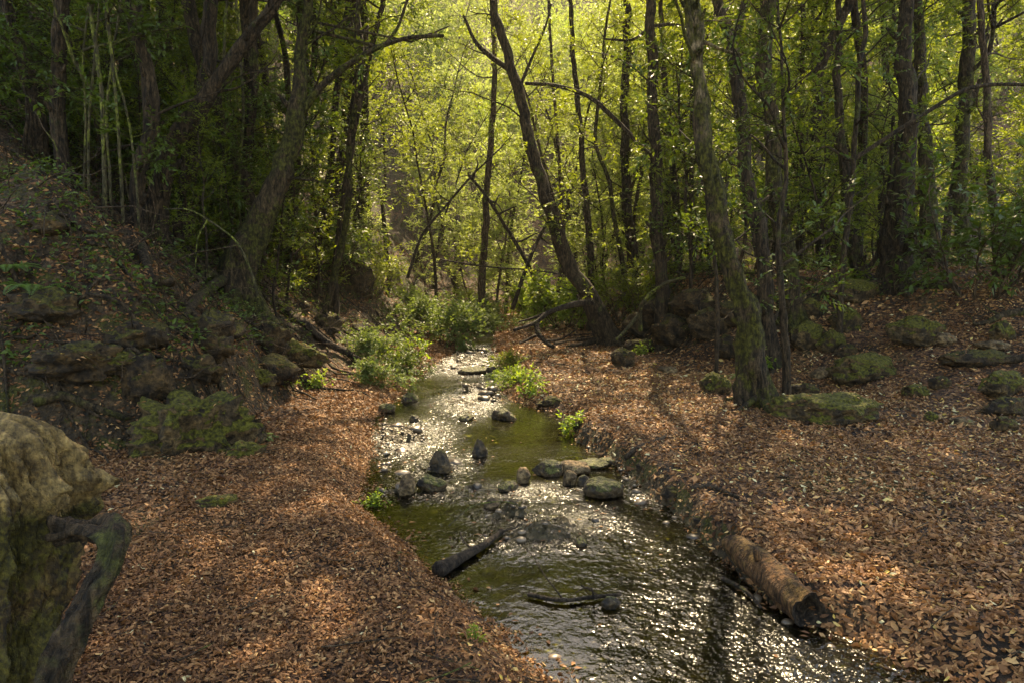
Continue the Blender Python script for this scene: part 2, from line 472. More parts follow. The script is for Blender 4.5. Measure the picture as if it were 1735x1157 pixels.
def ground_mat():
    m, nt, b, out = nodes('forest_floor')
    v = coord(nt)
    vor = nt.nodes.new("ShaderNodeTexVoronoi"); vor.inputs['Scale'].default_value = 26
    nt.links.new(v, vor.inputs['Vector'])
    sc = nt.nodes.new("ShaderNodeSeparateColor"); nt.links.new(vor.outputs['Color'], sc.inputs[0])
    c = ramp(nt, [(0, (.018, .010, .006)), (.3, (.045, .021, .012)), (.6, (.10, .044, .022)), (.85, (.18, .085, .038)), (1, (.27, .15, .07))], sc.outputs[0])
    soil = ramp(nt, [(.35, (.014, .009, .006)), (.7, (.045, .027, .016))], noise(nt, 9, 5, .65, v))
    c = mix(nt, soil, c, maprange(nt, noise(nt, 1.1, 4, .6, v), .36, .52))
    # mossy ground on part of the plateau and the banks
    mossf = math_(nt, 'MULTIPLY', maprange(nt, noise(nt, .55, 4, .6, v), .56, .66), .75)
    c = mix(nt, c, ramp(nt, [(.3, (.028, .030, .008)), (.7, (.075, .080, .016))], noise(nt, 22, 3, .6, v)), mossf)
    gg = nt.nodes.new("ShaderNodeNewGeometry"); gs = nt.nodes.new("ShaderNodeSeparateXYZ"); nt.links.new(gg.outputs['True Normal'], gs.inputs[0])
    steep = maprange(nt, math_(nt, 'ADD', gs.outputs[2], math_(nt, 'MULTIPLY', noise(nt, 5, 4, .6, v), .35)), .98, .80)
    earth = ramp(nt, [(.35, (.010, .007, .004)), (.5, (.038, .024, .012)), (.62, (.09, .055, .026))], noise(nt, 13, 5, .7, v))
    earth = mix(nt, earth, ramp(nt, [(.35, (.012, .013, .002)), (.65, (.075, .070, .010))], noise(nt, 34, 3, .6, v)), maprange(nt, noise(nt, 2.3, 4, .65, v), .50, .58))
    c = mix(nt, c, earth, steep)
    # wet stream bed
    at_ = attr(nt, 'bed')
    bedc = ramp(nt, [(.3, (.020, .015, .007)), (.55, (.060, .044, .020)), (.8, (.13, .095, .05))], noise(nt, 30, 4, .6, v))
    c = mix(nt, c, bedc, at_)
    nt.links.new(c, b.inputs['Base Color'])
    nt.links.new(maprange(nt, at_, 0, 1, .85, .35), b.inputs['Roughness'])
    b.inputs['Specular IOR Level'].default_value = .3
    h = math_(nt, 'ADD', vor.outputs['Distance'], noise(nt, 40, 4, .6, v))
    bump(nt, h, 1.0, .05, b)
    return m
M['ground'] = ground_mat()

def water_mat():
    m, nt, b, out = nodes('stream_water')
    nt.nodes.remove(b)
    v = coord(nt)
    gl = nt.nodes.new("ShaderNodeBsdfGlossy"); nt.links.new(maprange(nt, attr(nt, 'rough'), 0, 1, .09, .34), gl.inputs['Roughness'])
    tr = nt.nodes.new("ShaderNodeBsdfTransparent"); tr.inputs[0].default_value = (.36, .37, .14, 1)
    fr = nt.nodes.new("ShaderNodeFresnel"); fr.inputs['IOR'].default_value = 1.33
    a = attr(nt, 'rough')
    n1 = noise(nt, 15, 2, .5, coord(nt, (1, .8, 1)), .8); n2 = noise(nt, 34, 1, .5, v, .4); n3 = noise(nt, 3.0, 2, .5, v)
    h = math_(nt, 'ADD', math_(nt, 'MULTIPLY', n1, 1.0), math_(nt, 'MULTIPLY', n2, .35))
    h = math_(nt, 'MULTIPLY', h, math_(nt, 'ADD', .035, a))
    h = math_(nt, 'ADD', h, math_(nt, 'MULTIPLY', n3, .15))
    bp = nt.nodes.new("ShaderNodeBump"); bp.inputs['Strength'].default_value = 1.0; bp.inputs['Distance'].default_value = .055
    nt.links.new(h, bp.inputs['Height'])
    for q in (gl, fr): nt.links.new(bp.outputs[0], q.inputs['Normal'])
    ms = nt.nodes.new("ShaderNodeMixShader"); nt.links.new(fr.outputs[0], ms.inputs[0])
    nt.links.new(tr.outputs[0], ms.inputs[1]); nt.links.new(gl.outputs[0], ms.inputs[2])
    nt.links.new(ms.outputs[0], out.inputs[0])
    return m
M['water'] = water_mat()

# ------------------------------------------------------------------ ground and water
def axis(parts):
    out = [parts[0][0]]
    for a, b, s0, s1 in parts:
        x = a; 
        while x < b - 1e-6:
            t = (x - a) / (b - a); s = s0 + (s1 - s0) * t
            x = min(x + s, b); out.append(x)
    return np.array(out)
gx = axis([(-110, -20, 6, 1), (-20, -5, .9, .09), (-5, -1.6, .08, .05), (-1.6, 3.2, .04, .04), (3.2, 7, .05, .1), (7, 22, .1, .9), (22, 110, 1, 6)])
gy = axis([(-12, 1, 1.2, .3), (1, 2.8, .2, .05), (2.8, 8, .035, .05), (8, 14, .05, .09), (14, 30, .1, .35), (30, 60, .4, 1.2), (60, 130, 1.4, 5)])
GX, GY = np.meshgrid(gx, gy)
GZ = H(GX, GY)
V = np.stack([GX, GY, GZ], -1).reshape(-1, 3)
ny, nx = GX.shape
i = np.arange(ny - 1)[:, None] * nx; j = np.arange(nx - 1)[None, :]
Q = np.stack([i + j, i + j + 1, i + nx + j + 1, i + nx + j], -1).reshape(-1, 4)
me = mesh('ground', V, [(Q, 0)], [M['ground']])
sdv = poly_sd(V[:, 0], V[:, 1], STREAM)
a = me.attributes.new('bed', 'FLOAT', 'POINT'); a.data.foreach_set('value', (1 - sstep(-.02, .10, sdv)).astype(np.float32))
g = obj('ground', me); tag(g, kind='structure')

wx = np.arange(-3.2, 5.5, .02); wy = np.concatenate([np.arange(0, 9, .02), np.arange(9, 13, .04), np.arange(13, 30, .1)])
WX, WY = np.meshgrid(wx, wy)
sdw = poly_sd(WX, WY, STREAM)
rfl = riffle(WX, WY)
fast = np.clip(rfl * .75 + .34 * np.exp(-(((WX - 1.25) / .6) ** 2 + ((WY - 3.6) / 1.6) ** 2)) * (.4 + .9 * vn2(WX * 2.1 + 4, WY * 1.7)) + .10 * sstep(.5, .62, vn2(WX * 1.3, WY * 1.1)), .0, 1)
WZ = water_z(WY) + .022 * fbm2(WX * 8, WY * 7) * fast + .004 * fbm2(WX * 2, WY * 2)
keep = sdw < .25
ny, nx = WX.shape
i = np.arange(ny - 1)[:, None] * nx; j = np.arange(nx - 1)[None, :]
Q = np.stack([i + j, i + j + 1, i + nx + j + 1, i + nx + j], -1)
kk = keep[:-1, :-1] & keep[1:, 1:]
Q = Q[kk]
used = np.unique(Q); remap = np.zeros(ny * nx, int); remap[used] = np.arange(len(used))
Vw = np.stack([WX, WY, WZ], -1).reshape(-1, 3)[used]
me = mesh('stream_water', Vw, [(remap[Q], 0)], [M['water']])
a = me.attributes.new('rough', 'FLOAT', 'POINT'); a.data.foreach_set('value', fast.ravel()[used].astype(np.float32))
tag(obj('stream_water', me), kind='structure')

# ------------------------------------------------------------------ fallen leaves
def gnormal(x, y):
    e = .08
    zx = (H(x + e, y, False) - H(x - e, y, False)) / (2 * e); zy = (H(x, y + e, False) - H(x, y - e, False)) / (2 * e)
    return norm(np.stack([-zx, -zy, np.ones_like(x)], -1))
def litter():
    acc = Acc(); r = np.random.default_rng(11)
    for (y0, y1, dens, L, W, det) in [(2.4, 4.6, 3900, .042, .017, True), (4.6, 7.5, 2700, .045, .019, False), (7.5, 12, 1400, .054, .024, False), (12, 20, 520, .078, .036, False), (20, 34, 110, .12, .06, False)]:
        xm = y1 * .72 + 1.2
        n = int(dens * (y1 - y0) * 2 * xm)
        x = np.where(r.random(n) < .25, r.uniform(-2.3, .3, n), r.uniform(-xm, xm, n)); y = r.uniform(y0, y1, n)
        k = np.abs(x) < y * .70 + 1.0
        sd = poly_sd(x, y, STREAM)
        right = x > .3
        k &= (sd > .0) & (r.random(n) < np.where((sd < .12) & (y > 4.2), .7, 1))
        # thinner cover in drifts
        patch = fbm2(x * .7 + 8, y * .7)
        k &= r.random(n) < np.clip(.95 + 1.3 * patch, .2, 1)
        sl = -poly_sd(x, y, TOE_L)
        k &= r.random(n) < np.where(sl > .0, np.clip(.5 + 1.8 * fbm2(x * .8 + 3, y * .8 + 77), .05, .9), 1)
        x = x[k]; y = y[k]; n = len(x)
        z = H(x, y)
        N = norm(gnormal(x, y) + r.normal(size=(n, 3)) * .30)
        a = r.uniform(0, 2 * math.pi, n)
        D = np.stack([np.cos(a), np.sin(a), np.zeros(n)], -1); D = norm(D - N * np.sum(D * N, 1)[:, None])
        big = (x > 1.6) & (y < 5)
        s = (.55 + .85 * r.random(n)) * np.where(big, 1.12, 1) * np.where((x < .2) & (x > -2.2) & (y < 8), .66, .92) * np.where(r.random(n) < .02, 1.7, 1)
        P = np.stack([x, y, z + .004 + .018 * r.random(n)], -1) - D * (L * s / 2)[:, None]
        lv, lf, per = leaves(P, D, N, L * s, W * s * (.8 + .5 * r.random(n)), r.normal(size=n) * .35, r.normal(size=n) * .25, det)
        tone = np.clip(r.beta(1.5, 1.9, n) * .96 + .12 * fbm2(x * .9, y * .9 + 20), 0, .95)
        tone = np.where(x < -.2, tone * .86, tone)
        tone = np.where(big, tone * .8 + .14, tone)
        tone = np.where(r.random(n) < .005, r.uniform(.95, 1, n), tone)
        acc.add(lv, lf, 0, np.repeat(tone / .75, per))
    tw_ = Acc(); m_ = 900
    x = r.uniform(-7, 9, m_); y = 2.6 + 12 * r.random(m_) ** 1.3; k = (poly_sd(x, y, STREAM) > .05) & (np.abs(x) < y * .72 + .5)
    for xx, yy in zip(x[k], y[k]):
        a_ = r.random() * 6.28; ln = r.uniform(.06, .38); t = np.linspace(-.5, .5, 6); X_ = xx + math.cos(a_) * ln * t + .02 * ln * r.normal(size=6); Y_ = yy + math.sin(a_) * ln * t + .1 * ln * t ** 2
        V_, f_ = tube(np.stack([X_, Y_, H(X_, Y_) + .022 + .01 * r.random()], 1), np.linspace(1, .5, 6) * r.uniform(.002, .006), 4, .2, 1, cap=False); tw_.add(V_, f_)
    tag(obj('fallen_twigs', tw_.build('fallen_twigs', [M['bark_brown']])), kind='stuff')
    m_ = 9000; x = r.uniform(-2.5, 2.6, m_); y = 2.8 + 14 * r.random(m_) ** 1.3; sd = poly_sd(x, y, STREAM)
    k = (sd < 0) & (r.random(m_) < np.clip(riffle(x, y) * .45 + .55 * (sd > -.07) + .006, 0, 1)); x = x[k]; y = y[k]; n = len(x)
    P = np.stack([x, y, np.maximum(H(x, y), water_z(y)) + .006], 1)
    lv, lf, per = leaves(P, rdir(n, r) * np.array([1, 1, .06]), np.array([0, 0, 1.]) + .15 * r.normal(size=(n, 3)), .046 * (.5 + .8 * r.random(n)), .021, .1, .1)
    acc.add(lv, lf, 0, np.repeat(r.beta(1.3, 2.6, n) / .75, per))
    P = np.concatenate(ROCKPTS); n = len(P)
    lv, lf, per = leaves(P, rdir(n, r) * np.array([1, 1, .2]), np.array([0, 0, 1.]) + .4 * r.normal(size=(n, 3)), .05 * (.6 + .7 * r.random(n)), .022, .2, .2)
    acc.add(lv, lf, 0, np.repeat(r.beta(1.5, 1.9, n) / .75, per))
    o = obj('fallen_leaves', acc.build('fallen_leaves', [M['litter']], smooth=False))
    tag(o, kind='stuff')

# ------------------------------------------------------------------ rocks
def ico(sub):
    bm = bmesh.new(); bmesh.ops.create_icosphere(bm, subdivisions=sub, radius=1)
    V = np.array([v.co[:] for v in bm.verts]); Fc = np.array([[v.index for v in f.verts] for f in bm.faces]); bm.free()
    return V, Fc
ICO = {k: ico(k) for k in (1, 2, 3, 4, 5)}
ROCKPTS = []
def rock_geo(size, seed, sub=4, angular=.5, rough=.16):
    V, Fc = ICO[sub]; V = V.copy(); r = np.random.default_rng(seed)
    V = V * (1 + .35 * fbm3(V * .9 + seed * 3.3, 2))[:, None]
    for _ in range(int(4 + 9 * angular)):
        n = norm(r.normal(size=3)); d = r.uniform(.62, .9)
        k = V @ n - d; V = V - np.outer(np.clip(k, 0, None) * .85, n)
    V = V * (1 + rough * fbm3(V * 3 + seed, 4) + rough * .3 * fbm3(V * 11 + seed, 2))[:, None]
    return V * np.asarray(size), Fc
def rock(label, x, y, size, seed, mat='rock', rz=0., sink=.35, name='boulder', tilt=0., sub=4, angular=.6, rough=.30, group=None, z=None, cat=None):
    V, Fc = rock_geo(size, seed, sub, angular, rough)
    zz = Hs(x, y) if z is None else z
    o = obj(name, mesh(name, V, [(Fc, 0)], [M[mat]]), loc=(x, y, zz + size[2] * (1 - 2 * sink) * .9))
    o.rotation_euler = (tilt, tilt * .6, rz)
    nk = int(40 * size[0] * size[1] / .2) + 3
    vi = np.random.default_rng(seed).integers(0, len(V), nk * 3); vv = V[vi]; vv = vv[vv[:, 2] > size[2] * .25][:nk]
    c_, s_ = math.cos(rz), math.sin(rz)
    ROCKPTS.append(np.column_stack([vv[:, 0] * c_ - vv[:, 1] * s_ + x, vv[:, 0] * s_ + vv[:, 1] * c_ + y, vv[:, 2] + zz + size[2] * (1 - 2 * sink) * .9 + .01]))
    return tag(o, label, cat or name.replace('_', ' '), group)
def rock_px(label, cx, by, w, h, seed, mat='rock', depth=.8, **k):
    """rock whose foot is seen at (cx, by) and that shows w x h photo pixels"""
    p = ground(cx, by)
    m = pxm(p[1]); sx = w * m / 2 * 1.08; sz = h * m * .68
    return rock(label, p[0], p[1] + sx * depth * .6, (sx, sx * depth, sz), seed, mat, sink=k.pop('sink', .24), **k)

RB = 'boulders on the leafy slope right of the path'
rock_px('long flat mossy boulder lying in the leaves below the slope', 1412, 718, 205, 52, 1, depth=.55, sub=5, rz=.18, group=RB)
rock_px('rounded dark mossy boulder with pale lichen patches', 1480, 646, 106, 50, 2, sub=5, group=RB)
rock_px('pale lichen topped boulder higher up the leafy slope', 1568, 588, 88, 48, 3, sub=5, group=RB)
rock_px('bright green mossy boulder below the thick dark trunk', 1435, 562, 54, 38, 4, group=RB)
rock_px('dark boulder with mossy top behind the ivy stem', 1370, 598, 60, 44, 5, group=RB)
rock_px('small mossy boulder wedged beside the dark one', 1415, 598, 44, 34, 6, group=RB)
rock_px('mossy stone tucked against the left foot of the mossy leaning tree', 1213, 668, 46, 38, 7, group=RB)
rock_px('dark wet looking round stone alone on the open leaves', 1055, 622, 38, 28, 8, 'rock_dark', group=RB)
rock_px('tiny flat pale stone on the open leaves', 1135, 633, 30, 12, 9, 'rock_bare', group=RB)
rock_px('low grey stone just behind the long flat boulder', 1365, 672, 50, 22, 10, 'rock_dark', group=RB)
rock_px('small round grey stone between the ivy stem and lichen boulder', 1392, 642, 34, 18, 11, 'rock_bare', group=RB)
rock_px('mossy ridge of stone at the foot of the thick dark trunk', 1448, 520, 100, 30, 12, depth=.5, group=RB)
rock_px('low moss covered stone behind the bright green boulder', 1380, 540, 50, 26, 13, group=RB)
rock_px('brown stone leaning on the lichen topped boulder', 1605, 588, 40, 22, 14, 'rock_bare', group=RB)
rock_px('small dark stone right of the lichen patched boulder', 1598, 658, 40, 22, 15, 'rock_dark', group=RB)
rock_px('flat mossy stone sunk in leaves above the long boulder', 1556, 672, 46, 20, 16, group=RB)
rock_px('grey flat stone near the right side on open leaves', 1637, 722, 42, 14, 17, 'rock_bare', group=RB)
rock_px('little moss cushion stone at the end of the long boulder', 1582, 714, 22, 18, 18, group=RB)
rock_px('dark stone at the right edge beside the grey flat stone', 1707, 730, 44, 22, 19, 'rock_dark', group=RB)
rock_px('layered mossy slab at the right edge, upper one', 1706, 678, 86, 40, 20, 'rock', depth=.6, angular=.9, rz=.2, group=RB)
rock_px('layered mossy slab at the right edge, lower one', 1712, 704, 80, 30, 21, 'rock_dark', depth=.6, angular=.9, group=RB)
rock_px('dark cracked ledge of stone below the right root', 1668, 624, 112, 26, 22, 'rock_dark', depth=.5, angular=.9, group=RB)
rock_px('square mossy block near the right edge on the upper slope', 1703, 578, 34, 34, 23, group=RB)
rock_px('brown stone above the dark cracked ledge', 1690, 600, 50, 18, 24, 'rock_bare', group=RB)
rock_px('dark stone in the shade left of the small mossy boulder', 1440, 606, 38, 22, 25, 'rock_dark', group=RB)

RS = 'stones standing in the stream'
sr = [
 ('mossy round boulder beside the white water at the right of the stream', 1020, 842, 66, 40, 'rock_wet', .2),
 ('upright grey brown stone at the left side of the pool', 688, 838, 36, 36, 'rock_bare', 0),
 ('pointed dark stone with one mossy edge', 745, 800, 42, 44, 'rock_wet', .9),
 ('small jagged black stone above the pointed one', 812, 774, 30, 30, 'rock_wet', .9),
 ('square brown stone in the middle of the stream', 886, 818, 30, 32, 'rock_bare', .2),
 ('wide dark mossy stone behind the square brown one', 928, 806, 52, 28, 'rock_wet', .2),
 ('long flat brown stone next to the wide dark one', 972, 804, 60, 24, 'rock_bare', .1),
 ('little upright brown stone left of the mossy round boulder', 966, 822, 28, 28, 'rock_bare', .1),
 ('dark stone touching the mossy round boulder', 990, 822, 28, 20, 'rock_wet', .1),
 ('flat topped mossy brown stone right of the upright one', 731, 830, 48, 28, 'rock_wet', .2),
 ('small greenish stone in the shallow water by the square one', 862, 832, 36, 18, 'rock_wet', .1),
 ('smooth tan stone half sunk in the gravel', 832, 862, 38, 18, 'rock_bare', 0),
 ('brown block at the head of the middle pool', 853, 712, 44, 22, 'rock_wet', .5),
 ('flat dark stone left of the brown block', 790, 713, 34, 12, 'rock_wet', .3),
 ('dark stone at the left bank above the pool', 656, 698, 36, 16, 'rock_wet', .3),
 ('black stone under the hanging bush on the left bank', 694, 680, 30, 16, 'rock_wet', .3),
 ('low dark stone bar across the far water', 800, 634, 46, 14, 'rock_wet', .3),
 ('round dark stone beside the far low bar', 832, 632, 18, 14, 'rock_wet', .3),
 ('small dark stone in the left riffle', 702, 715, 20, 14, 'rock_wet', .5),
 ('tiny dark stone at the left water edge by the riffle', 700, 735, 26, 14, 'rock_wet', .5),
 ('flat shelf stone at the outlet beside the right bank', 1005, 792, 60, 14, 'rock_wet', .8),
 ('dark slab in the white water below the right bank', 1040, 786, 50, 10, 'rock_wet', .8),
 ('half sunk dark stone at the lower stick', 1035, 1032, 34, 22, 'rock_wet', .5),
 ('small black stone at the edge of the glittering riffle', 985, 925, 24, 16, 'rock_wet', .5),
]
for k, (lb, cx, by, w, h, mt, ang) in enumerate(sr):
    x, y = wpt(cx, by); m = pxm(y); sx = w * m / 2 * 1.08; sz = h * m * .62
    V_, F_ = rock_geo((sx, sx * .75, sz), 60 + k, 4, ang)
    if 'pointed' in lb:
        V_[:, 0] *= 1 - .75 * np.clip(V_[:, 2] / sz, 0, 1); V_[:, 2] *= 1.25
    o = obj('stream_stone', mesh('stream_stone', V_, [(F_, 0)], [M[mt]]), loc=(x, y + sx * .5, float(water_z(np.array(y))) + sz * .45))
    o.rotation_euler = (0, 0, k * 1.3 if w < 45 else .1 * (k % 5 - 2))
    tag(o, lb, 'stone', RS)

# pebbles and gravel in the stream: nobody could count them
def gravel():
    acc = Acc(); r = np.random.default_rng(5); V1, F1 = ICO[2]
    n = 16000
    x = r.uniform(-2.5, 3, n); y = 2.8 + 20 * r.random(n) ** 1.5
    sd = poly_sd(x, y, STREAM); rf = riffle(x, y)
    k = (sd < .04) & (r.random(n) < np.clip(rf * 1.3 + .10 + .6 * (np.abs(sd) < .12), 0, 1)) & (np.abs(x) < y * .7 + .8)
    x, y, rf = x[k], y[k], rf[k]; z = H(x, y)
    for q in range(len(x)):
        s = .008 + .022 * r.random() ** 2 + .02 * (r.random() < .03)
        V_ = V1 * (1 + .3 * fbm3(V1 + q * 1.7, 2))[:, None] * np.array([s * 1.2, s, s * .6])
        a = r.random() * 6.28; c, s_ = math.cos(a), math.sin(a)
        V_ = np.stack([V_[:, 0] * c - V_[:, 1] * s_, V_[:, 0] * s_ + V_[:, 1] * c, V_[:, 2]], 1)
        acc.add(V_ + np.array([x[q], y[q], z[q] + s * .3]), [F1], 0, r.random())
    # bigger cobbles and broken twigs caught in the shallows
    V2, F2 = ICO[3]; n = 900; x = r.uniform(-2.5, 2.5, n); y = 3.2 + 14 * r.random(n) ** 1.3
    k = (poly_sd(x, y, STREAM) < -.02) & (r.random(n) < np.clip(riffle(x, y) * 1.1 + .005, 0, .7)); x = x[k]; y = y[k]; z = H(x, y)
    for q in range(len(x)):
        s = r.uniform(.025, .075); V_ = V2 * (1 + .5 * fbm3(V2 * 1.1 + q * 2.7, 3))[:, None] * np.array([s * 1.3, s, s * .65])
        a = r.random() * 6.28; c, s_ = math.cos(a), math.sin(a); V_ = np.stack([V_[:, 0] * c - V_[:, 1] * s_, V_[:, 0] * s_ + V_[:, 1] * c, V_[:, 2]], 1)
        acc.add(V_ + np.array([x[q], y[q], z[q] + s * .35]), [F2], 0, r.random() * .8)
    m, nt, b, out = nodes('wet_pebble')
    c = ramp(nt, [(0, (.025, .018, .012)), (.5, (.08, .055, .035)), (.9, (.14, .10, .065)), (1, (.22, .18, .13))], attr(nt))
    nt.links.new(c, b.inputs['Base Color']); b.inputs['Roughness'].default_value = .42
    tag(obj('gravel', acc.build('gravel', [m])), kind='stuff')
gravel()

# left bank: mossy outcrops below the trees
RL = 'mossy rocks of the left bank'
lb_ = [
 ('broad dark mossy outcrop at the foot of the left bank', 300, 768, 185, 125, 5),
 ('mossy outcrop shoulder right of the broad one', 400, 752, 90, 60, 4),
 ('upright rock with yellow green moss on the left bank', 235, 700, 90, 75, 4),
 ('low dark stone at the lower right end of the left outcrop', 408, 775, 70, 34, 4),
 ('dark rock shelf left of the upright mossy one', 120, 715, 150, 50, 4),
 ('small mossy hump above the left outcrop', 330, 650, 90, 40, 4),
 ('dark mossy rock under the big leaning left tree', 480, 610, 110, 45, 4),
 ('mossy ledge beside the black fallen limb on the left bank', 440, 590, 80, 50, 4),
 ('square mossy stone beneath the left tree roots', 350, 600, 70, 50, 4),
 ('lichen pale stone in the leaves of the left bank', 440, 648, 40, 26, 4),
 ('shadowed rock high on the left bank by the fern', 60, 560, 120, 50, 4),
 ('dark block of rock between the roots on the left', 210, 600, 90, 40, 4),
 ('mossy block in the leaf litter above the broad outcrop', 190, 650, 70, 34, 4),
 ('dark rock face by the stream bend on the left', 600, 500, 60, 60, 4),
 ('small rock left of the stream bend', 550, 560, 50, 30, 4),
]
for k, (lb, cx, by, w, h, sb) in enumerate(lb_):
    rock_px(lb, cx, by, w, h, 120 + k, 'rock_dark' if k % 3 else 'rock', depth=.75, sub=sb, angular=.9, rough=.6, sink=.40, group=RL, name='mossy_rock', cat='rock')
rock_px('short mossy piece of wood like stone on the left path', 368, 862, 70, 22, 150, 'rock', depth=.4, rz=.35, group=None, name='mossy_stone', cat='stone')
# right stream bank clods and bank stones
rk = [('dark earth lump under the right bank edge', 1150, 862, 70, 40), ('wet clod below the bank beside the log', 1200, 905, 60, 34),
      ('mossy stone set in the right bank above the riffle', 1035, 752, 62, 18), ('dark mossy clump at the upper right bank', 930, 692, 50, 18),
      ('dark stone at the bank corner by the small green plant', 985, 738, 34, 26), ('root bound lump at the right bank', 1095, 812, 46, 34),
      ('low bank stone with moss beside the root bound lump', 1062, 782, 40, 24)]
for k, (lb, cx, by, w, h) in enumerate(rk):
    x, y = wpt(cx, by); m = pxm(y)
    rock(lb, x + w * m * .1, y + w * m * .3, (w * m / 2, w * m * .4, h * m * .55), 170 + k, 'rock_dark', name='bank_stone', cat='stone', z=float(water_z(np.array(y))) + .06, angular=.7, rough=.35, group='lumps and stones along the right bank', sink=.4)
# rocks in the dark bank behind the path
rb2 = [(1095, 572, 70, 40), (1150, 585, 80, 44), (1210, 580, 70, 50), (1130, 545, 80, 40), (1190, 540, 90, 40), (1250, 560, 70, 40), (1085, 598, 50, 22), (1240, 610, 50, 34)]
w2 = ['dark rock at the left end of the root bank', 'broad dark rock in the middle of the root bank', 'black hollow rock near the right of the root bank', 'upper left rock of the root bank', 'upper right rock of the root bank', 'rock behind the mossy leaning tree in the root bank', 'low stone at the foot of the root bank', 'dark rock behind the stone at the mossy tree']
for k, (cx, by, w, h) in enumerate(rb2):
    rock_px(w2[k], cx, by, w, h, 190 + k, 'rock_dark', depth=.8, angular=.8, rough=.3, group='rocks in the root bank behind the leaf flat', name='mossy_rock', cat='rock')

r_ = np.random.default_rng(909); nr = 0
while nr < 46:
    x = r_.uniform(-10, -2.6); y = r_.uniform(6.4, 17)
    sl_ = -float(poly_sd(np.array([x]), np.array([y]), TOE_L)[0])
    if sl_ < .05 or abs(x) > y * .72: continue
    s_ = r_.uniform(.07, .24) * (1.25 if sl_ < .7 else 1)
    rock('dark mossy rock half buried in the steep left bank', x, y, (s_ * 1.2, s_, s_ * .7), 700 + nr, 'rock_dark', rz=r_.random() * 6, angular=.9, rough=.5, name='mossy_rock', cat='rock', group='half buried rocks of the left bank', sub=3, sink=.42)
    nr += 1
litter()

# ------------------------------------------------------------------ trees
def wig(p0, d0, length, n, r, amp=.12, up=.15):
    P = [np.array(p0, float)]; d = norm(np.array(d0, float)); st = length / (n - 1)
    for i in range(n - 1):
        d = norm(d + r.normal(size=3) * amp + np.array([0, 0, up * .3])); P.append(P[-1] + d * st)
    return np.array(P)
def limb(acc, tw, p0, d0, length, r0, r, nsub=5, ntw=7, up=.15, sides=5, m=0, sub_len=.42, start=.25):
    P = wig(p0, d0, length, 8, r, .14, up)
    V_, f_ = tube(P, np.linspace(r0, r0 * .25, 8), sides, .1, r.integers(99)); acc.add(V_, f_, m)
    for s in range(nsub):
        t = start + (1 - start) * (s + r.random()) / nsub
        i = min(int(t * 7), 6); p = P[i] + (P[i + 1] - P[i]) * (t * 7 - i)
        T = norm(P[min(i + 1, 7)] - P[i]); side = norm(np.cross(T, r.normal(size=3)))
        d = T * .5 + side * .8 + np.array([0, 0, .1])
        sl = length * sub_len * (1.1 - .5 * t) * (.7 + .6 * r.random())
        Q = wig(p, d, sl, 5, r, .2, up)
        V_, f_ = tube(Q, np.linspace(r0 * .35, r0 * .08, 5), 3, .05, 1, cap=False); acc.add(V_, f_, m)
        tt = r.random(ntw) * 4 * .999; ii = tt.astype(int)
        B = Q[ii] + (Q[ii + 1] - Q[ii]) * (tt - ii)[:, None]
        Dd = norm(Q[ii + 1] - Q[ii]) * .6 + rdir(ntw, r) * .9
        tw.append((B, Dd))
def crown_mesh(name, seed, R, Hh, nl, nsub, ntw, K, L, W, bark, leaf, detail=False, tl=.45):
    """a crown whose limbs leave the point (0,0,0) and its short leader"""
    r = np.random.default_rng(seed); acc = Acc(); tw = []
    lead = wig((0, 0, -.15), (0, 0, 1), Hh * .8, 8, r, .1, .5)
    V_, f_ = tube(lead, np.linspace(.09, .02, 8), 6, .1, seed); acc.add(V_, f_, 0)
    for k in range(nl):
        t = (k + .5) / nl; a = k * 2.4 + r.random() * .5; i = min(int(t * 6), 6)
        el = .15 + .9 * t
        d = (math.cos(a) * math.cos(el), math.sin(a) * math.cos(el), math.sin(el))
        limb(acc, tw, lead[i], d, R * (1.05 - .4 * t) * (.75 + .45 * r.random()), .055, r, nsub, ntw)
    B = np.concatenate([b for b, d in tw]); D = np.concatenate([d for b, d in tw])
    sprays(acc, B, D, tl * (.6 + .7 * r.random(len(B))), K, L, W, r, 1, 0, detail)
    return acc.build(name, [M[bark], M[leaf]])
CAN = [crown_mesh('crown', 300 + s, 3.9, 4.4, 13, 6, 9, 16, .135, .068, 'bark', 'leaf_mid', tl=.6) for s in range(3)]

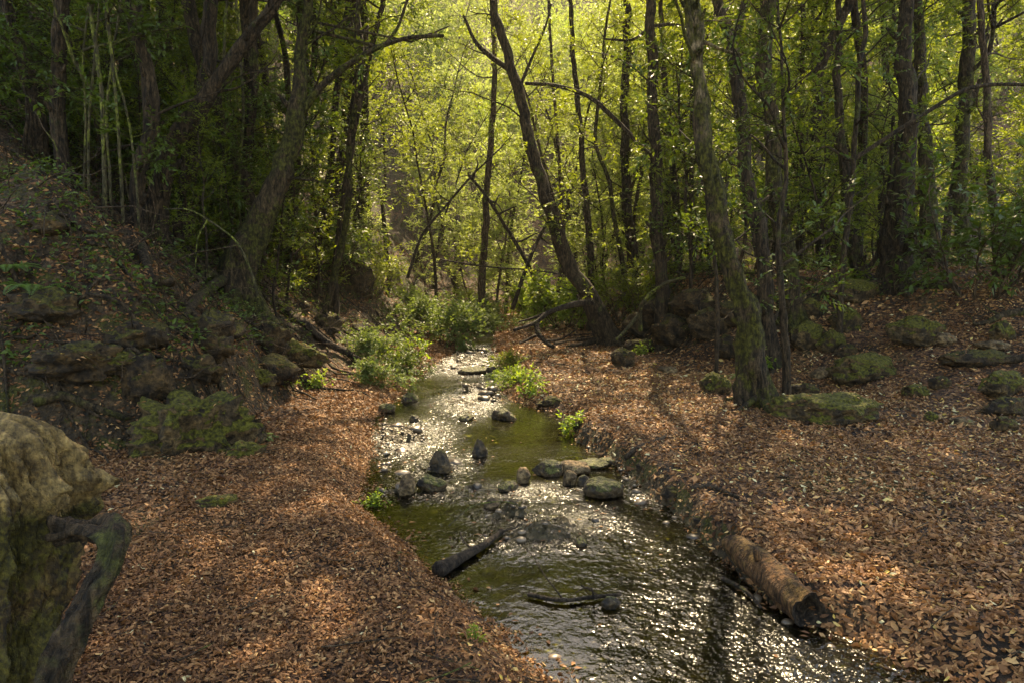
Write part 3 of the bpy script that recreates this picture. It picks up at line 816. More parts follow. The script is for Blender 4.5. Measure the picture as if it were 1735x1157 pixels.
def path_px(pts, Y, lean=0.0):
    n = len(pts)
    return [at(px, py, Y + lean * k / (n - 1)) for k, (px, py) in enumerate(pts)]
FL = {'n': 0}
def forest_tree(label, pts, Y, rb, rt, top=10.5, bark='bark', limbs=(), can=0, csc=1.0, lean=0., lobes=.35, roots=3, group=None, name='tree', low=0, cat='tree', rough=.14):
    """trunk drawn along photo pixels at distance Y, continued upwards to the canopy"""
    P = path_px(pts, Y, lean); x0, y0 = P[0][0], P[0][1]
    gz = Hs(x0, y0)
    if P[0][2] > gz - .1: P.insert(0, np.array([x0 + (P[0][0] - P[1][0]) * .15, y0, gz - .18]))
    else: P[0][2] = min(P[0][2], gz - .1)
    d = norm(P[-1] - P[-2]); d = norm(d + np.array([0, 0, .6]))
    if top > P[-1][2] + .5:
        k = 0
        while P[-1][2] < top and k < 12:
            d = norm(d + np.array([pyr.uniform(-.12, .12), pyr.uniform(-.12, .12), .25])); P.append(P[-1] + d * .9); k += 1
    P = np.array(P); base = P[0].copy(); base[2] = gz
    seed = int(abs(x0) * 97 + Y * 13) % 500; r = np.random.default_rng(seed)
    L_ = np.linalg.norm(np.diff(P, axis=0), axis=1).sum(); n = int(np.clip(L_ / .13, 20, 110))
    Q = catmull(P, n) - base
    zt = at(868, pts[-1][1], Y)[2] - gz
    m = pxm(Y) * .74
    rad = np.interp(np.linspace(0, 1, n), [0, min(.95, zt / (L_ + .1)), 1], [rb * m, rt * m, rt * m * .45])
    arc = np.linspace(0, L_, n)
    rad = rad * (1 + .55 * np.exp(-arc / (rb * m * 2.2)))
    bend = .10 * fbm2(arc[:, None] * np.array([[.9, .9]]) + seed, arc[:, None] * 0 + np.array([[3.1, 9.7]])); Q = Q + np.column_stack([bend, 0 * arc]) * rb * m * 6 * sstep(0, .8, arc)[:, None]
    Q[:, 0] += rb * m * .35 * fbm2(arc * 2.4 + seed, arc * 0 + 2) * sstep(0, .4, arc)
    acc = Acc(); tw = []
    sides = 22 if Y < 15 else 12; rough = rough * 1.5
    V_, f_ = tube(Q, rad, sides, rough, seed, lobes=lobes); acc.add(V_, f_, 0)
    for (lp, r0, r1) in limbs:
        LP = path_px(lp, Y, 0); LP = np.array(LP)
        # start the limb inside the trunk
        LP = catmull(LP, max(10, int(np.linalg.norm(np.diff(LP, axis=0), axis=1).sum() / .12))) - base
        jj = np.argmin(np.linalg.norm(Q - LP[0], axis=1)); LP = np.vstack([Q[jj], LP[1:]])
        LP[1:] += (np.array([0, 1, 0]) * .3 * r.uniform(-1, 1)) * np.linspace(0, 1, len(LP) - 1)[:, None]
        V_, f_ = tube(LP, np.linspace(r0 * m, r1 * m, len(LP)), 8, .12, seed + 3); acc.add(V_, f_, 0)
        q = LP[len(LP) // 3:]
        k = r.integers(0, len(q), 7); tw.append((q[k], rdir(7, r) + np.array([0, 0, -.1])))
    for k in range(roots):
        a = k * 2 * math.pi / max(roots, 1) + r.random() * 1.2
        ln = rb * m * r.uniform(4, 8); t = np.linspace(0, 1, 9)
        xx = np.cos(a + .6 * t * r.normal()) * (rb * m * .5 + ln * t); yy = np.sin(a + .6 * t * r.normal()) * (rb * m * .5 + ln * t)
        zz = H(xx + base[0], yy + base[1]) - gz + rb * m * (.9 * (1 - t) ** 2 + .12) - .06 * t
        V_, f_ = tube(np.stack([xx, yy, zz], 1), rb * m * np.linspace(.42, .10, 9), 7, .2, seed + k); acc.add(V_, f_, 0)
    for k in range(7 if rb > 10 else 0):
        i = int(r.uniform(.06, .6) * n); a = r.random() * 6.28; R0 = rad[i]
        st = Q[i] + np.array([math.cos(a), math.sin(a), 0]) * R0 * .6
        V_, f_ = tube(catmull([st, st + np.array([math.cos(a), math.sin(a), .5]) * R0 * .7, st + np.array([math.cos(a), math.sin(a), .9]) * R0 * r.uniform(.9, 1.8)], 6), R0 * np.linspace(.45, .16, 6), 7, .3, k); acc.add(V_, f_, 0)
    for k in range(5 if rb > 8 else 2):
        i = int(r.uniform(.15, .7) * n); a = r.random() * 6.28
        W_ = wig(Q[i], (math.cos(a), math.sin(a) * .6, r.uniform(-.1, .9)), r.uniform(.5, 2.6), 12, r, .16, .1)
        V_, f_ = tube(W_, np.linspace(.022, .005, 12), 5, .15, k); acc.add(V_, f_, 0)
        for j_ in range(3):
            jj = r.integers(3, 11); W2 = wig(W_[jj], norm(W_[jj] - W_[jj - 1]) + .9 * r.normal(size=3), r.uniform(.2, .8), 6, r, .2, .1)
            V_, f_ = tube(W2, np.linspace(.009, .003, 6), 4, .1, k, cap=False); acc.add(V_, f_, 0)
    root = empty(name, tuple(base)); tag(root, label, cat, group)
    obj('trunk', acc.build('trunk', [M[bark]]), root)
    # low side twigs with leaves
    ca = Acc(); nlow = low * 2 + (2 if Y > 11 else 0)
    for k in range(nlow):
        i = int(r.uniform(.12, .75) * n); a = r.random() * 6.28
        limb(ca, tw, Q[i], (math.cos(a), math.sin(a), .25), r.uniform(.5, 1.5), .012, r, 3, 4, sides=3)
    if tw:
        B = np.concatenate([b for b, d_ in tw]); D = np.concatenate([d_ for b, d_ in tw])
        sprays(ca, B, D, .3 * (.6 + .7 * r.random(len(B))), 9, .085, .036, r, 1, 0)
        obj('foliage', ca.build('foliage', [M[bark], M['leaf_mid' if Y > 12 and x0 > -3 else 'leaf_dark']]), root)
    if can is not None:
        c = obj('crown', CAN[can % 3], root, tuple(Q[-1])); c.rotation_euler = (0, 0, r.random() * 6.28)
        s = csc * r.uniform(.9, 1.15); c.scale = (s, s, s)
    return root
T = forest_tree
T('slender dark tree leaning left over the head of the leaf flat', [(1035, 578), (1012, 540), (985, 480), (945, 400), (925, 340), (903, 265), (885, 190), (868, 110), (850, 45), (840, 0)], 16.5, 20, 10, 10.5,
  limbs=[([(872, 125), (830, 95), (805, 70), (785, 25)], 7, 3), ([(880, 150), (900, 100), (925, 40), (935, 0)], 4, 2)], can=0, csc=1.05, low=3)
T('big mossy tree with a bent stem and pale lichen bark near its top', [(1287, 690), (1272, 600), (1262, 520), (1245, 440), (1222, 350), (1203, 270), (1190, 200), (1183, 120), (1178, 50), (1172, 0)], 8.8, 26, 16, 9,
  bark='bark_pale', limbs=[([(1183, 130), (1168, 70), (1155, 0)], 9, 7), ([(1188, 70), (1230, 85), (1262, 90)], 5, 2.5)], can=1, lobes=.6, roots=6, low=1, rough=.3)
T('straight dark trunk between the leaning tree and the big mossy one', [(1122, 500), (1112, 400), (1108, 300), (1104, 180), (1103, 90), (1106, 0)], 15, 16, 11, 11,
  limbs=[([(1106, 270), (1050, 210), (1000, 165), (945, 145), (890, 140)], 6, 4), ([(1103, 45), (1070, 70), (1020, 72)], 4, 2), ([(1104, 45), (1140, 42), (1165, 50)], 4, 3)], can=None, low=5)
T('dark trunk forking near the top just right of the big mossy tree', [(1305, 560), (1298, 480), (1280, 380), (1262, 300), (1255, 200), (1245, 120), (1240, 70), (1215, 0)], 12, 20, 12, 10,
  limbs=[([(1245, 120), (1250, 60), (1262, 0)], 9, 7)], can=0, csc=.8, low=3)
T('straight mossy trunk with leafy shoots behind the forking one', [(1345, 520), (1330, 400), (1312, 320), (1303, 200), (1298, 100), (1295, 0)], 13, 20, 16, 11, bark='bark_moss', can=1, low=5)
T('thickest dark trunk on the right, rising behind the mossy ridge of stone', [(1513, 512), (1518, 440), (1526, 330), (1532, 220), (1536, 100), (1542, 0)], 13.5, 27, 15, 11, can=2, lobes=.45, roots=5, low=3)
T('mossy brown trunk just right of the thickest one', [(1588, 488), (1578, 400), (1568, 300), (1560, 220), (1556, 100), (1552, 0)], 16, 20, 11, 11, bark='bark_moss', can=0, low=3)
T('curved trunk bending to the right in its upper half', [(1402, 520), (1390, 400), (1382, 300), (1382, 190), (1388, 130), (1405, 80), (1425, 30), (1440, 0)], 17, 13, 11, 11, can=1, low=4)
T('thin crooked sapling carrying a long dark side branch', [(1425, 500), (1432, 400), (1445, 300), (1452, 200), (1452, 120), (1466, 60), (1463, 0)], 12, 7, 5, 9,
  limbs=[([(1440, 275), (1500, 235), (1570, 190), (1640, 152), (1735, 150), (1800, 170)], 5, 3.5), ([(1440, 275), (1400, 250), (1375, 262)], 4, 1.5)], can=2, csc=.5, roots=0, low=3, name='sapling')
T('tall mossy trunk near the right side behind a leafy shrub', [(1645, 480), (1634, 400), (1630, 300), (1632, 200), (1640, 0)], 17, 16, 14, 11, bark='bark_moss', can=2, low=4)
T('slim brown trunk near the right edge standing in front of the shrub', [(1692, 525), (1688, 400), (1676, 300), (1672, 150), (1660, 0)], 14, 9, 7, 10, bark='bark_brown', can=0, csc=.7, roots=2, low=4)
T('short forked trunk beside the thickest dark one', [(1475, 500), (1457, 460), (1442, 420), (1430, 330), (1420, 200), (1425, 0)], 14, 15, 6, 10,
  limbs=[([(1462, 470), (1490, 420), (1502, 330), (1508, 200)], 6, 4)], can=1, csc=.7, low=2)
T('large dark tree on the left bank leaning right with a long arching limb', [(412, 480), (425, 420), (447, 350), (477, 280), (503, 200), (512, 130), (518, 60), (530, 0)], 11.5, 36, 11, 10,
  limbs=[([(503, 200), (550, 145), (600, 110), (650, 85), (700, 73), (755, 72)], 10, 3.5), ([(640, 90), (672, 50), (690, 0)], 4, 3), ([(690, 75), (720, 60), (760, 40)], 3, 1.5)], can=0, lobes=.5, roots=7, low=2, bark='bark_moss')
T('dark crooked tree of the left bank arching up to the right', [(262, 400), (270, 320), (290, 245), (330, 195), (365, 140), (395, 90), (430, 50), (462, 5)], 11, 24, 15, 9.5, can=1, roots=5, low=2)
T('dark upright trunk crossing behind the crooked left tree', [(310, 390), (318, 300), (332, 230), (345, 150), (352, 80), (357, 0)], 12, 18, 15, 10, can=2, roots=4, low=2)
T('dark bent trunk left of the crooked tree on the bank', [(235, 400), (238, 300), (258, 220), (250, 120), (235, 50), (228, 0)], 10.5, 15, 16, 9.5, can=0, roots=4, low=2)
T('heavy black trunk near the left edge leaning left', [(66, 330), (60, 200), (45, 100), (25, 40), (12, 0)], 11, 22, 14, 10, can=1, roots=3, low=3)
T('dark trunk between the left edge and the pale stems', [(112, 330), (100, 220), (98, 100), (108, 0)], 10.5, 15, 16, 10, can=2, roots=3, low=3)
T('straight trunk behind the large leaning left tree', [(420, 330), (420, 240), (430, 150), (426, 60), (430, 0)], 14, 11, 9, 11, can=0, low=3, roots=2)
T('slim tree leaning right beyond the large left tree', [(570, 440), (582, 330), (612, 160), (640, 40), (650, 0)], 16, 8, 6, 11, can=1, csc=.8, low=5, roots=0)
T('slim upright tree just left of the slim leaning one', [(540, 430), (556, 300), (572, 150), (590, 0)], 17, 8, 7, 11, can=2, csc=.8, low=5, roots=0)
T('straight brown trunk standing in the valley bottom', [(815, 482), (822, 400), (828, 300), (835, 200), (838, 100), (835, 0)], 22, 9, 5, 11.5, bark='bark_brown', can=None, low=6, roots=0)
T('slender trunk between the leaning tree and the straight dark trunk', [(1003, 480), (998, 380), (988, 280), (980, 200), (972, 100), (965, 0)], 20, 9, 5, 11, can=None, low=6, roots=0)
T('very thin stem directly right of the leaning tree', [(957, 500), (955, 400), (948, 280), (940, 180), (932, 60), (930, 0)], 24, 4, 3, 12, bark='bark_brown', can=None, low=6, roots=0)
T('dark straight trunk left of the straight dark one', [(1075, 490), (1065, 380), (1060, 280), (1058, 180), (1060, 60), (1062, 0)], 21, 12, 8, 12, can=None, low=8, roots=0)
T('thin trunk right of the straight dark one', [(1152, 500), (1145, 380), (1138, 250), (1125, 130), (1118, 0)], 18, 8, 5, 11, can=None, low=8, roots=0)
T('thin dark stem at the left foot of the big mossy tree', [(1215, 520), (1210, 430), (1195, 330), (1180, 260), (1178, 200)], 10.5, 5, 3.5, 6, can=None, low=6, roots=0, name='sapling')
T('ivy wrapped stem standing right of the big mossy tree', [(1333, 645), (1328, 560), (1322, 480), (1318, 400), (1330, 300), (1325, 200)], 9.3, 10, 4, 5.5, can=None, low=7, roots=2, name='sapling')
for k, (pts, Y, rr, lb) in enumerate([
    ([(178, 440), (176, 300), (172, 150), (150, 0)], 9.6, 5.5, 'thickest pale straight pole stem of the left bank'),
    ([(210, 435), (205, 300), (195, 150), (180, 0)], 9.8, 4, 'pale pole stem just right of the thickest one'),
    ([(150, 330), (152, 200), (160, 100), (168, 0)], 10, 3.5, 'thin pale stem just left of the thickest pole'),
    ([(232, 330), (220, 220), (196, 120), (180, 40)], 10, 3, 'thin leaning pale stem by the dark bent trunk'),
    ([(142, 320), (145, 200), (140, 100), (150, 0)], 10.4, 3, 'leftmost thin pale stem of the pole group'),
    ([(186, 300), (180, 200), (190, 100), (205, 0)], 10.4, 3.5, 'pale stem leaning right across the thickest pole'),
    ([(405, 300), (412, 200), (408, 100), (400, 0)], 13, 4, 'pale thin stem behind the upright dark trunk'),
    ([(375, 310), (385, 200), (380, 100), (385, 0)], 13, 4, 'pale thin stem left of the straight trunk')]):
    T(lb, pts, Y, rr * .95, rr * .7, 8.5, 'stem', can=k, csc=.35, roots=0, lobes=0, low=2, name='pole_stem', cat='tree stem', group='pale pole stems on the left bank')

# leaning dead trunks over the valley
def dead(label, pts, Y, r0, r1, Y2=None, name='dead_trunk', mat='dead', tw=0, cat='dead tree', onground=False, zoff=0.):
    n = len(pts); P = [at(px, py, Y + ((Y2 or Y) - Y) * k / (n - 1)) for k, (px, py) in enumerate(pts)]
    P = np.array(P); b = P[0].copy(); P = P - b
    P = catmull(P, max(12, int(np.linalg.norm(P[-1]) / .12)))
    acc = Acc(); r = np.random.default_rng(int(pts[0][0]))
    V_, f_ = tube(P, np.linspace(r0, r1, len(P)) * pxm(Y) * .62, 9, .2, int(pts[0][0]) % 50); acc.add(V_, f_)
    for k in range(tw):
        i = r.integers(len(P) // 4, len(P)); d = norm(r.normal(size=3) + np.array([0, 0, .3]))
        Q = wig(P[i], d, r.uniform(.3, .9), 6, r, .2, 0); V_, f_ = tube(Q, np.linspace(r1 * .6, r1 * .2, 6) * pxm(Y), 5, .1, 1); acc.add(V_, f_)
    return tag(obj(name, acc.build(name, [M[mat]]), loc=tuple(b)), label, cat)
dead('dead trunk leaning left, the longer one of the crossed pair', [(925, 520), (895, 450), (860, 390), (825, 335), (795, 298)], 21, 6, 4, tw=5)
dead('dead trunk leaning right across the longer leaning one', [(868, 525), (888, 465), (915, 400), (945, 350), (965, 320)], 20.6, 6, 3, tw=4)
dead('thin dark branch rising from the left bank towards the brown trunk', [(690, 472), (715, 400), (755, 350), (800, 298), (850, 250)], 19, 4.5, 2, tw=5)
dead('thin dead stem low across the valley behind the bright shrub', [(745, 440), (820, 452), (900, 458), (965, 468)], 20, 2.5, 1.5, tw=3)
# fallen branches and logs
def lying(label, pts, r0, r1, name='fallen_branch', mat='dead', z=.0, subs=(), cat='branch', sides=9, rough=.16, water=False, lift=None):
    P = []
    for k, (px, py) in enumerate(pts):
        if water: x, y = wpt(px, py); p = np.array([x, y, float(water_z(np.array(y)))])
        else: p = ground(px, py)
        p[2] += z + (lift[k] if lift else 0); P.append(p)
    P = np.array(P); b = P[0].copy(); m = pxm(b[1]); P = P - b
    Q = catmull(P, max(14, int(np.linalg.norm(np.diff(P, axis=0), axis=1).sum() / .05)))
    acc = Acc(); V_, f_ = tube(Q, np.linspace(r0, r1, len(Q)) * m, sides, rough, int(pts[0][0]) % 60); acc.add(V_, f_)
    r = np.random.default_rng(int(pts[0][1]))
    for k in range(subs if isinstance(subs, int) else 0):
        i = r.integers(len(Q) // 5, len(Q)); d = norm(np.array([r.normal(), r.normal(), .5]))
        W_ = wig(Q[i], d, r.uniform(.15, .6), 6, r, .2, 0); V_, f_ = tube(W_, np.linspace(r1 * .6, r1 * .25, 6) * m, 4, .1, 1); acc.add(V_, f_)
    return tag(obj(name, acc.build(name, [M[mat]]), loc=tuple(b)), label, cat)
d_ = 15.5
def air_branch(label, pts, Y, r0, r1, subs, name='fallen_branch', mat='dead'):
    acc = Acc(); P0 = at(*pts[0], Y)
    for (pp, a, b_) in [(pts, r0, r1)] + subs:
        P = np.array([at(px, py, Y - .25 * k) for k, (px, py) in enumerate(pp)]) - P0
        P = catmull(P, 24); V_, f_ = tube(P, np.linspace(a, b_, 24) * pxm(Y), 8, .14, 3); acc.add(V_, f_)
    return tag(obj(name, acc.build(name, [M[mat]]), loc=tuple(P0)), label, 'branch')
air_branch('forked dead branch reaching left from the leaning tree over the stream', [(1003, 512), (965, 518), (930, 530), (905, 548), (870, 560)], 15.8, 6, 2.5,
   [([(908, 546), (912, 565), (925, 580), (938, 588)], 5, 3), ([(912, 566), (895, 575), (880, 582)], 3, 1.5), ([(930, 530), (900, 540), (880, 545)], 3, 1.5), ([(925, 578), (950, 575), (975, 560)], 2.5, 1.2)])
air_branch('curved bare root branch rising at the left end of the root bank', [(1085, 560), (1085, 525), (1100, 500), (1130, 480), (1160, 470)], 14.5, 4, 2.5, [([(1085, 530), (1060, 560), (1045, 575)], 4, 2)], mat='stem')
lying('straight brown stick on the leaves below the leaning tree', [(940, 586), (975, 580), (1012, 577)], 3.5, 2.5, mat='bark_brown', z=.04)
lying('dark fallen limb sloping down the left bank', [(512, 560), (535, 582), (560, 598), (590, 612), (608, 622)], 7, 4.5, 'fallen_limb', z=.14, cat='limb')
lying('black wet log lying half in the pool at the left bank', [(742, 975), (775, 955), (812, 935), (852, 906)], 13, 4, 'wet_log', water=True, z=.03, subs=3, cat='log', rough=.25)
lying('thin dark stick lying across the shallow lower pool', [(895, 1012), (950, 1022), (1010, 1016), (1052, 1012)], 4, 3, water=True, z=.02, subs=3, name='stick', cat='stick')
lying('thin bent twig in the water by the end of the brown log', [(1225, 985), (1262, 1005), (1290, 1035)], 4, 2, water=True, z=.02, subs=2, name='stick', cat='stick')
lying('pale reed like twig over the left green pool', [(760, 905), (800, 885), (850, 876), (890, 872)], 1.6, 1, water=True, z=.06, mat='stem', name='twig', cat='twig', lift=[0, .06, .06, 0])
lying('dark root curving along the top of the right bank', [(1060, 778), (1078, 762), (1110, 748), (1130, 742)], 5, 3, 'root', z=.01, cat='root')
lying('long dark root on the leaves above the right bank', [(1170, 832), (1200, 828), (1225, 835), (1252, 845)], 5, 2.5, 'root', z=.01, cat='root', mat='bark')
lying('gnarled root spreading at the right edge of the slope', [(1735, 535), (1700, 540), (1672, 552), (1650, 556)], 8, 3, 'root', z=.04, cat='root', mat='bark_moss', subs=3)
lying('dark root lying along the cracked ledge', [(1735, 612), (1700, 615), (1660, 606), (1615, 605)], 7, 3, 'root', z=.04, cat='root', mat='bark')
lying('mossy root running down the left bank to the upright mossy rock', [(390, 470), (345, 500), (300, 560), (262, 640)], 9, 5, 'root', z=.02, cat='root', mat='bark_moss')
lying('dark root crossing the left bank under the crooked tree', [(240, 430), (260, 480), (310, 520), (350, 560)], 8, 4, 'root', z=.02, cat='root', mat='bark')
lying('knotted dark root on the lower left bank', [(60, 690), (110, 680), (150, 700), (215, 720)], 10, 5, 'root', z=.05, cat='root', mat='bark_moss', subs=2)
lying('long root reaching down from the large left tree to the path', [(430, 480), (470, 520), (520, 560), (560, 590)], 10, 4, 'root', z=.02, cat='root', mat='bark')
# brown log on the right bank: bark tube with a cut end
def log():
    a = np.array([*wpt(1235, 950), 0.0]); b_ = np.array([*wpt(1368, 1062), 0.0])
    a[2] = float(water_z(np.array(a[1]))) + .12; b_[2] = float(water_z(np.array(b_[1]))) + .08
    m = pxm(a[1]); n = 26; t = np.linspace(0, 1, n)[:, None]
    P = a + (b_ - a) * t + np.array([0, 0, .02]) * np.sin(t * 3.1)
    root = empty('log', tuple(a)); tag(root, 'short thick brown log with a hollow cut end on the right bank', 'log')
    rad = np.interp(t[:, 0], [0, .06, .5, .93, 1], [.045, .075, .092, .080, .088])
    V_, f_ = tube(P - a, rad, 22, .24, 5, cap=False)
    acc = Acc(); acc.add(V_, f_)
    # knot stub
    k = P[12] - a; V_, f_ = tube(np.array([k, k + [-.05, -.03, .09], k + [-.06, -.04, .125]]), [.03, .022, .018], 8, .2, 2); acc.add(V_, f_)
    s = np.arange(22)
    Vc = tube(P - a, rad, 22, .24, 5, cap=False)[0]
    obj('bark', acc.build('bark', [M['log_bark']]), root)
    ring = Vc[-22:]; c = ring.mean(0); T_ = norm(P[-1] - P[-2])
    rings = [c + (ring - c) * q - T_ * dd for q, dd in ((1, 0), (.82, .004), (.6, .05), (.35, .09))] + [c[None] - T_ * .1]
    Vr = np.concatenate(rings); fs = []
    for q in range(3): fs.append(np.stack([q * 22 + s, q * 22 + (s + 1) % 22, (q + 1) * 22 + (s + 1) % 22, (q + 1) * 22 + s], -1))
    ft = np.stack([66 + s, 66 + (s + 1) % 22, np.full(22, 88)], -1)
    obj('cut_end', mesh('cut_end', Vr, [(np.concatenate(fs), 0), (ft, 0)], [M['dead']]), root)
    ring = Vc[:22]; c = ring.mean(0)
    obj('broken_end', mesh('broken_end', np.vstack([ring, c[None] - .03 * norm(P[1] - P[0])]), [(np.stack([s, (s + 1) % 22, np.full(22, 22)], -1)[:, ::-1], 0)], [M['log_bark']]), root)
M['log_bark'] = bark_mat('brown_log_bark', (.040, .020, .009), (.20, .10, .045), (.06, .035, .012), .3)
log()

# weathered stump at the lower left corner, with a root on its right side
def stump():
    bx, by = -1.95, 2.45
    zz = np.linspace(-.15, 1.16, 220); ns = 260
    xr = np.interp(zz, [-.15, 0, .3, .4, .5, .65, .75, .85, .93, .97, 1.04, 1.10, 1.14, 1.16], [.44, .38, .35, .36, .39, .43, .47, .50, .50, .44, .44, .40, .33, .22])
    th = np.linspace(0, 2 * math.pi, ns, endpoint=False)
    TH, ZZ = np.meshgrid(th, zz); RR = np.repeat(xr[:, None], ns, 1)
    q = np.stack([np.cos(TH) * 2.2, np.sin(TH) * 2.2, ZZ * 1.3], -1).reshape(-1, 3)
    q2 = q * np.array([3.2, 3.2, 1.6]); q3 = q * np.array([7, 7, 5.])
    d = .14 * fbm3(q + 3, 3) + .16 * (-np.abs(fbm3(q2, 4)) * 2 + .3) + .10 * (-np.abs(fbm3(q3, 4)) * 2 + .3)
    step = .018 * np.sin(ZZ.ravel() * 21 + 4 * fbm3(q + 9, 2)) * np.exp(-((ZZ.ravel() - .88) / .12) ** 2)
    d = d + .07 * (-np.abs(fbm3(q * np.array([14, 14, 6.]), 3)) * 2 + .3) + .03 * fbm3(q * np.array([30, 30, 22.]), 2)
    w_ = fbm3(q * np.array([1.7, 1.7, 2.2]) + 60, 2) * 4 + .12 * fbm3(q3, 2); w2_ = fbm3(q * np.array([2.9, 2.9, 1.1]) + 20, 2) * 5
    d = d * .8 - .13 + .17 * (np.floor(w_) + sstep(.0, .22, w_ - np.floor(w_))) / 2.2 + .10 * (np.floor(w2_) + sstep(.0, .15, w2_ - np.floor(w2_))) / 2.2
    RR = (RR.ravel() * (1 + d) + step).reshape(RR.shape)
    V = np.stack([np.cos(TH) * RR, np.sin(TH) * RR * .62, ZZ + .05 * fbm2(np.cos(TH) * 2.5, np.sin(TH) * 2.5) * ZZ], -1).reshape(-1, 3)
    V = np.vstack([V, [[0, 0, 1.14]]])
    i = np.arange(219)[:, None] * ns; j = np.arange(ns)[None, :]; k2 = (j + 1) % ns
    Q = np.stack([i + j, i + k2, i + ns + k2, i + ns + j], -1).reshape(-1, 4); jj = np.arange(ns)
    top = np.stack([219 * ns + jj, 219 * ns + (jj + 1) % ns, np.full(ns, 220 * ns)], -1)
    root = empty('stump', (bx, by, 0)); tag(root, 'weathered mossy stump with a broken pale edge in the lower left corner', 'tree stump')
    obj('stump_body', mesh('stump_body', V, [(Q, 0), (top, 0)], [M['stump']]), root)
    P = []
    for (px, py, Y) in [(95, 905, 2.35), (150, 898, 2.3), (195, 905, 2.22), (190, 955, 2.15), (160, 1010, 2.1), (128, 1070, 2.05), (95, 1140, 2.0), (60, 1240, 1.95)]:
        P.append(at(px, py, Y) - np.array([bx, by, 0]))
    P = catmull(P, 60); V_, f_ = tube(P, np.interp(np.linspace(0, 1, 60), [0, .12, .3, .45, .7, 1], [.045, .030, .042, .030, .038, .055]), 26, .6, 8)
    a = Acc(); a.add(V_, f_); obj('side_root', a.build('side_root', [M['bark']]), root)
def stump_mat():
    m, nt, b, out = nodes('weathered_wood')
    v = coord(nt, (1, 1, .4)); vw = coord(nt)
    n1 = noise(nt, 14, 6, .75, v, 1.6); n2 = noise(nt, 3, 4, .6, vw); n3 = noise(nt, 45, 4, .65, vw)
    c = ramp(nt, [(.38, (.022, .013, .005)), (.52, (.14, .085, .026)), (.66, (.34, .22, .075))], n1)
    mo = mix(nt, (.030, .030, .003), (.14, .12, .012), n3)
    c = mix(nt, c, mo, maprange(nt, math_(nt, 'ADD', n2, math_(nt, 'MULTIPLY', n3, .3)), .56, .66, 0, .9))
    sp = nt.nodes.new("ShaderNodeSeparateXYZ"); nt.links.new(vw, sp.inputs[0])
    tan = ramp(nt, [(.36, (.16, .095, .03)), (.55, (.36, .235, .085)), (.7, (.52, .37, .16))], noise(nt, 11, 5, .7, v, 1.0))
    pf = math_(nt, 'ADD', maprange(nt, sp.outputs[2], .70, .95), math_(nt, 'MULTIPLY', n2, 2.2))
    c = mix(nt, c, tan, maprange(nt, pf, 1.72, 1.95, 0, .95))
    c = mix(nt, c, ramp(nt, [(.38, (.4, .4, .4)), (.62, (1.3, 1.3, 1.25))], n3), 1.0, 'MULTIPLY')
    nt.links.new(c, b.inputs['Base Color']); b.inputs['Roughness'].default_value = .85
    bump(nt, math_(nt, 'ADD', n1, math_(nt, 'MULTIPLY', n3, .5)), 1.0, .07, b)
    return m
M['stump'] = stump_mat()
stump()
rock('low pale mossy stone at the foot of the corner stump', -1.02, 2.42, (.20, .16, .10), 222, 'rock', name='mossy_stone', sub=5, angular=.4, cat='stone')

# ------------------------------------------------------------------ shrubs, ferns, background wood
def bush_mesh(name, seed, R, Hh, nst, L, W, leaf, K=9, ntw=6, nsub=4, tl=.3, detail=False, bark='bark_brown', spread=.6):
    r = np.random.default_rng(seed); acc = Acc(); tw = []
    for k in range(nst):
        a = r.random() * 6.28; s = r.random() ** .5 * spread
        limb(acc, tw, (math.cos(a) * R * .15, math.sin(a) * R * .15, -.05), (math.cos(a) * s, math.sin(a) * s, 1 - .5 * s), Hh * r.uniform(.6, 1.05), .004 + .008 * Hh, r, nsub, ntw, sides=4)
    B = np.concatenate([b for b, d in tw]); D = np.concatenate([d for b, d in tw])
    sprays(acc, B, D, tl * (.6 + .7 * r.random(len(B))), K, L, W, r, 1, 0, detail)
    return acc.build(name, [M[bark], M[leaf]])
def place(name, me, x, y, sc=1., rz=None, label=None, cat=None, group=None, leafmat=None, dz=0., sx=1., child=('foliage',)):
    o = obj(name, me, loc=(x, y, Hs(x, y) + dz)); o.rotation_euler = (pyr.uniform(-.05, .05), pyr.uniform(-.05, .05), pyr.uniform(0, 6.28) if rz is None else rz)
    o.scale = (sc * sx, sc * sx, sc)
    if leafmat:
        o.material_slots[1].link = 'OBJECT'; o.material_slots[1].material = M[leafmat]
    return tag(o, label, cat, group)
BU = [bush_mesh('shrub', 400 + k, .8, 1.2, 9, .075, .034, 'leaf_mid', ntw=7) for k in range(3)]
BL = bush_mesh('shrub', 420, .9, 1.0, 14, .08, .04, 'leaf_lush', ntw=9, K=10)
BP = bush_mesh('shrub', 421, 1.5, 1.15, 15, .095, .05, 'leaf_pale', ntw=7, K=8, spread=1.35)
BG = [bush_mesh('plant', 430 + k, .2, .32, 7, .05, .026, 'leaf_mid', ntw=3, K=7, nsub=3, tl=.12) for k in range(2)]
def at_px(px, py): p = ground(px, py); return p[0], p[1]
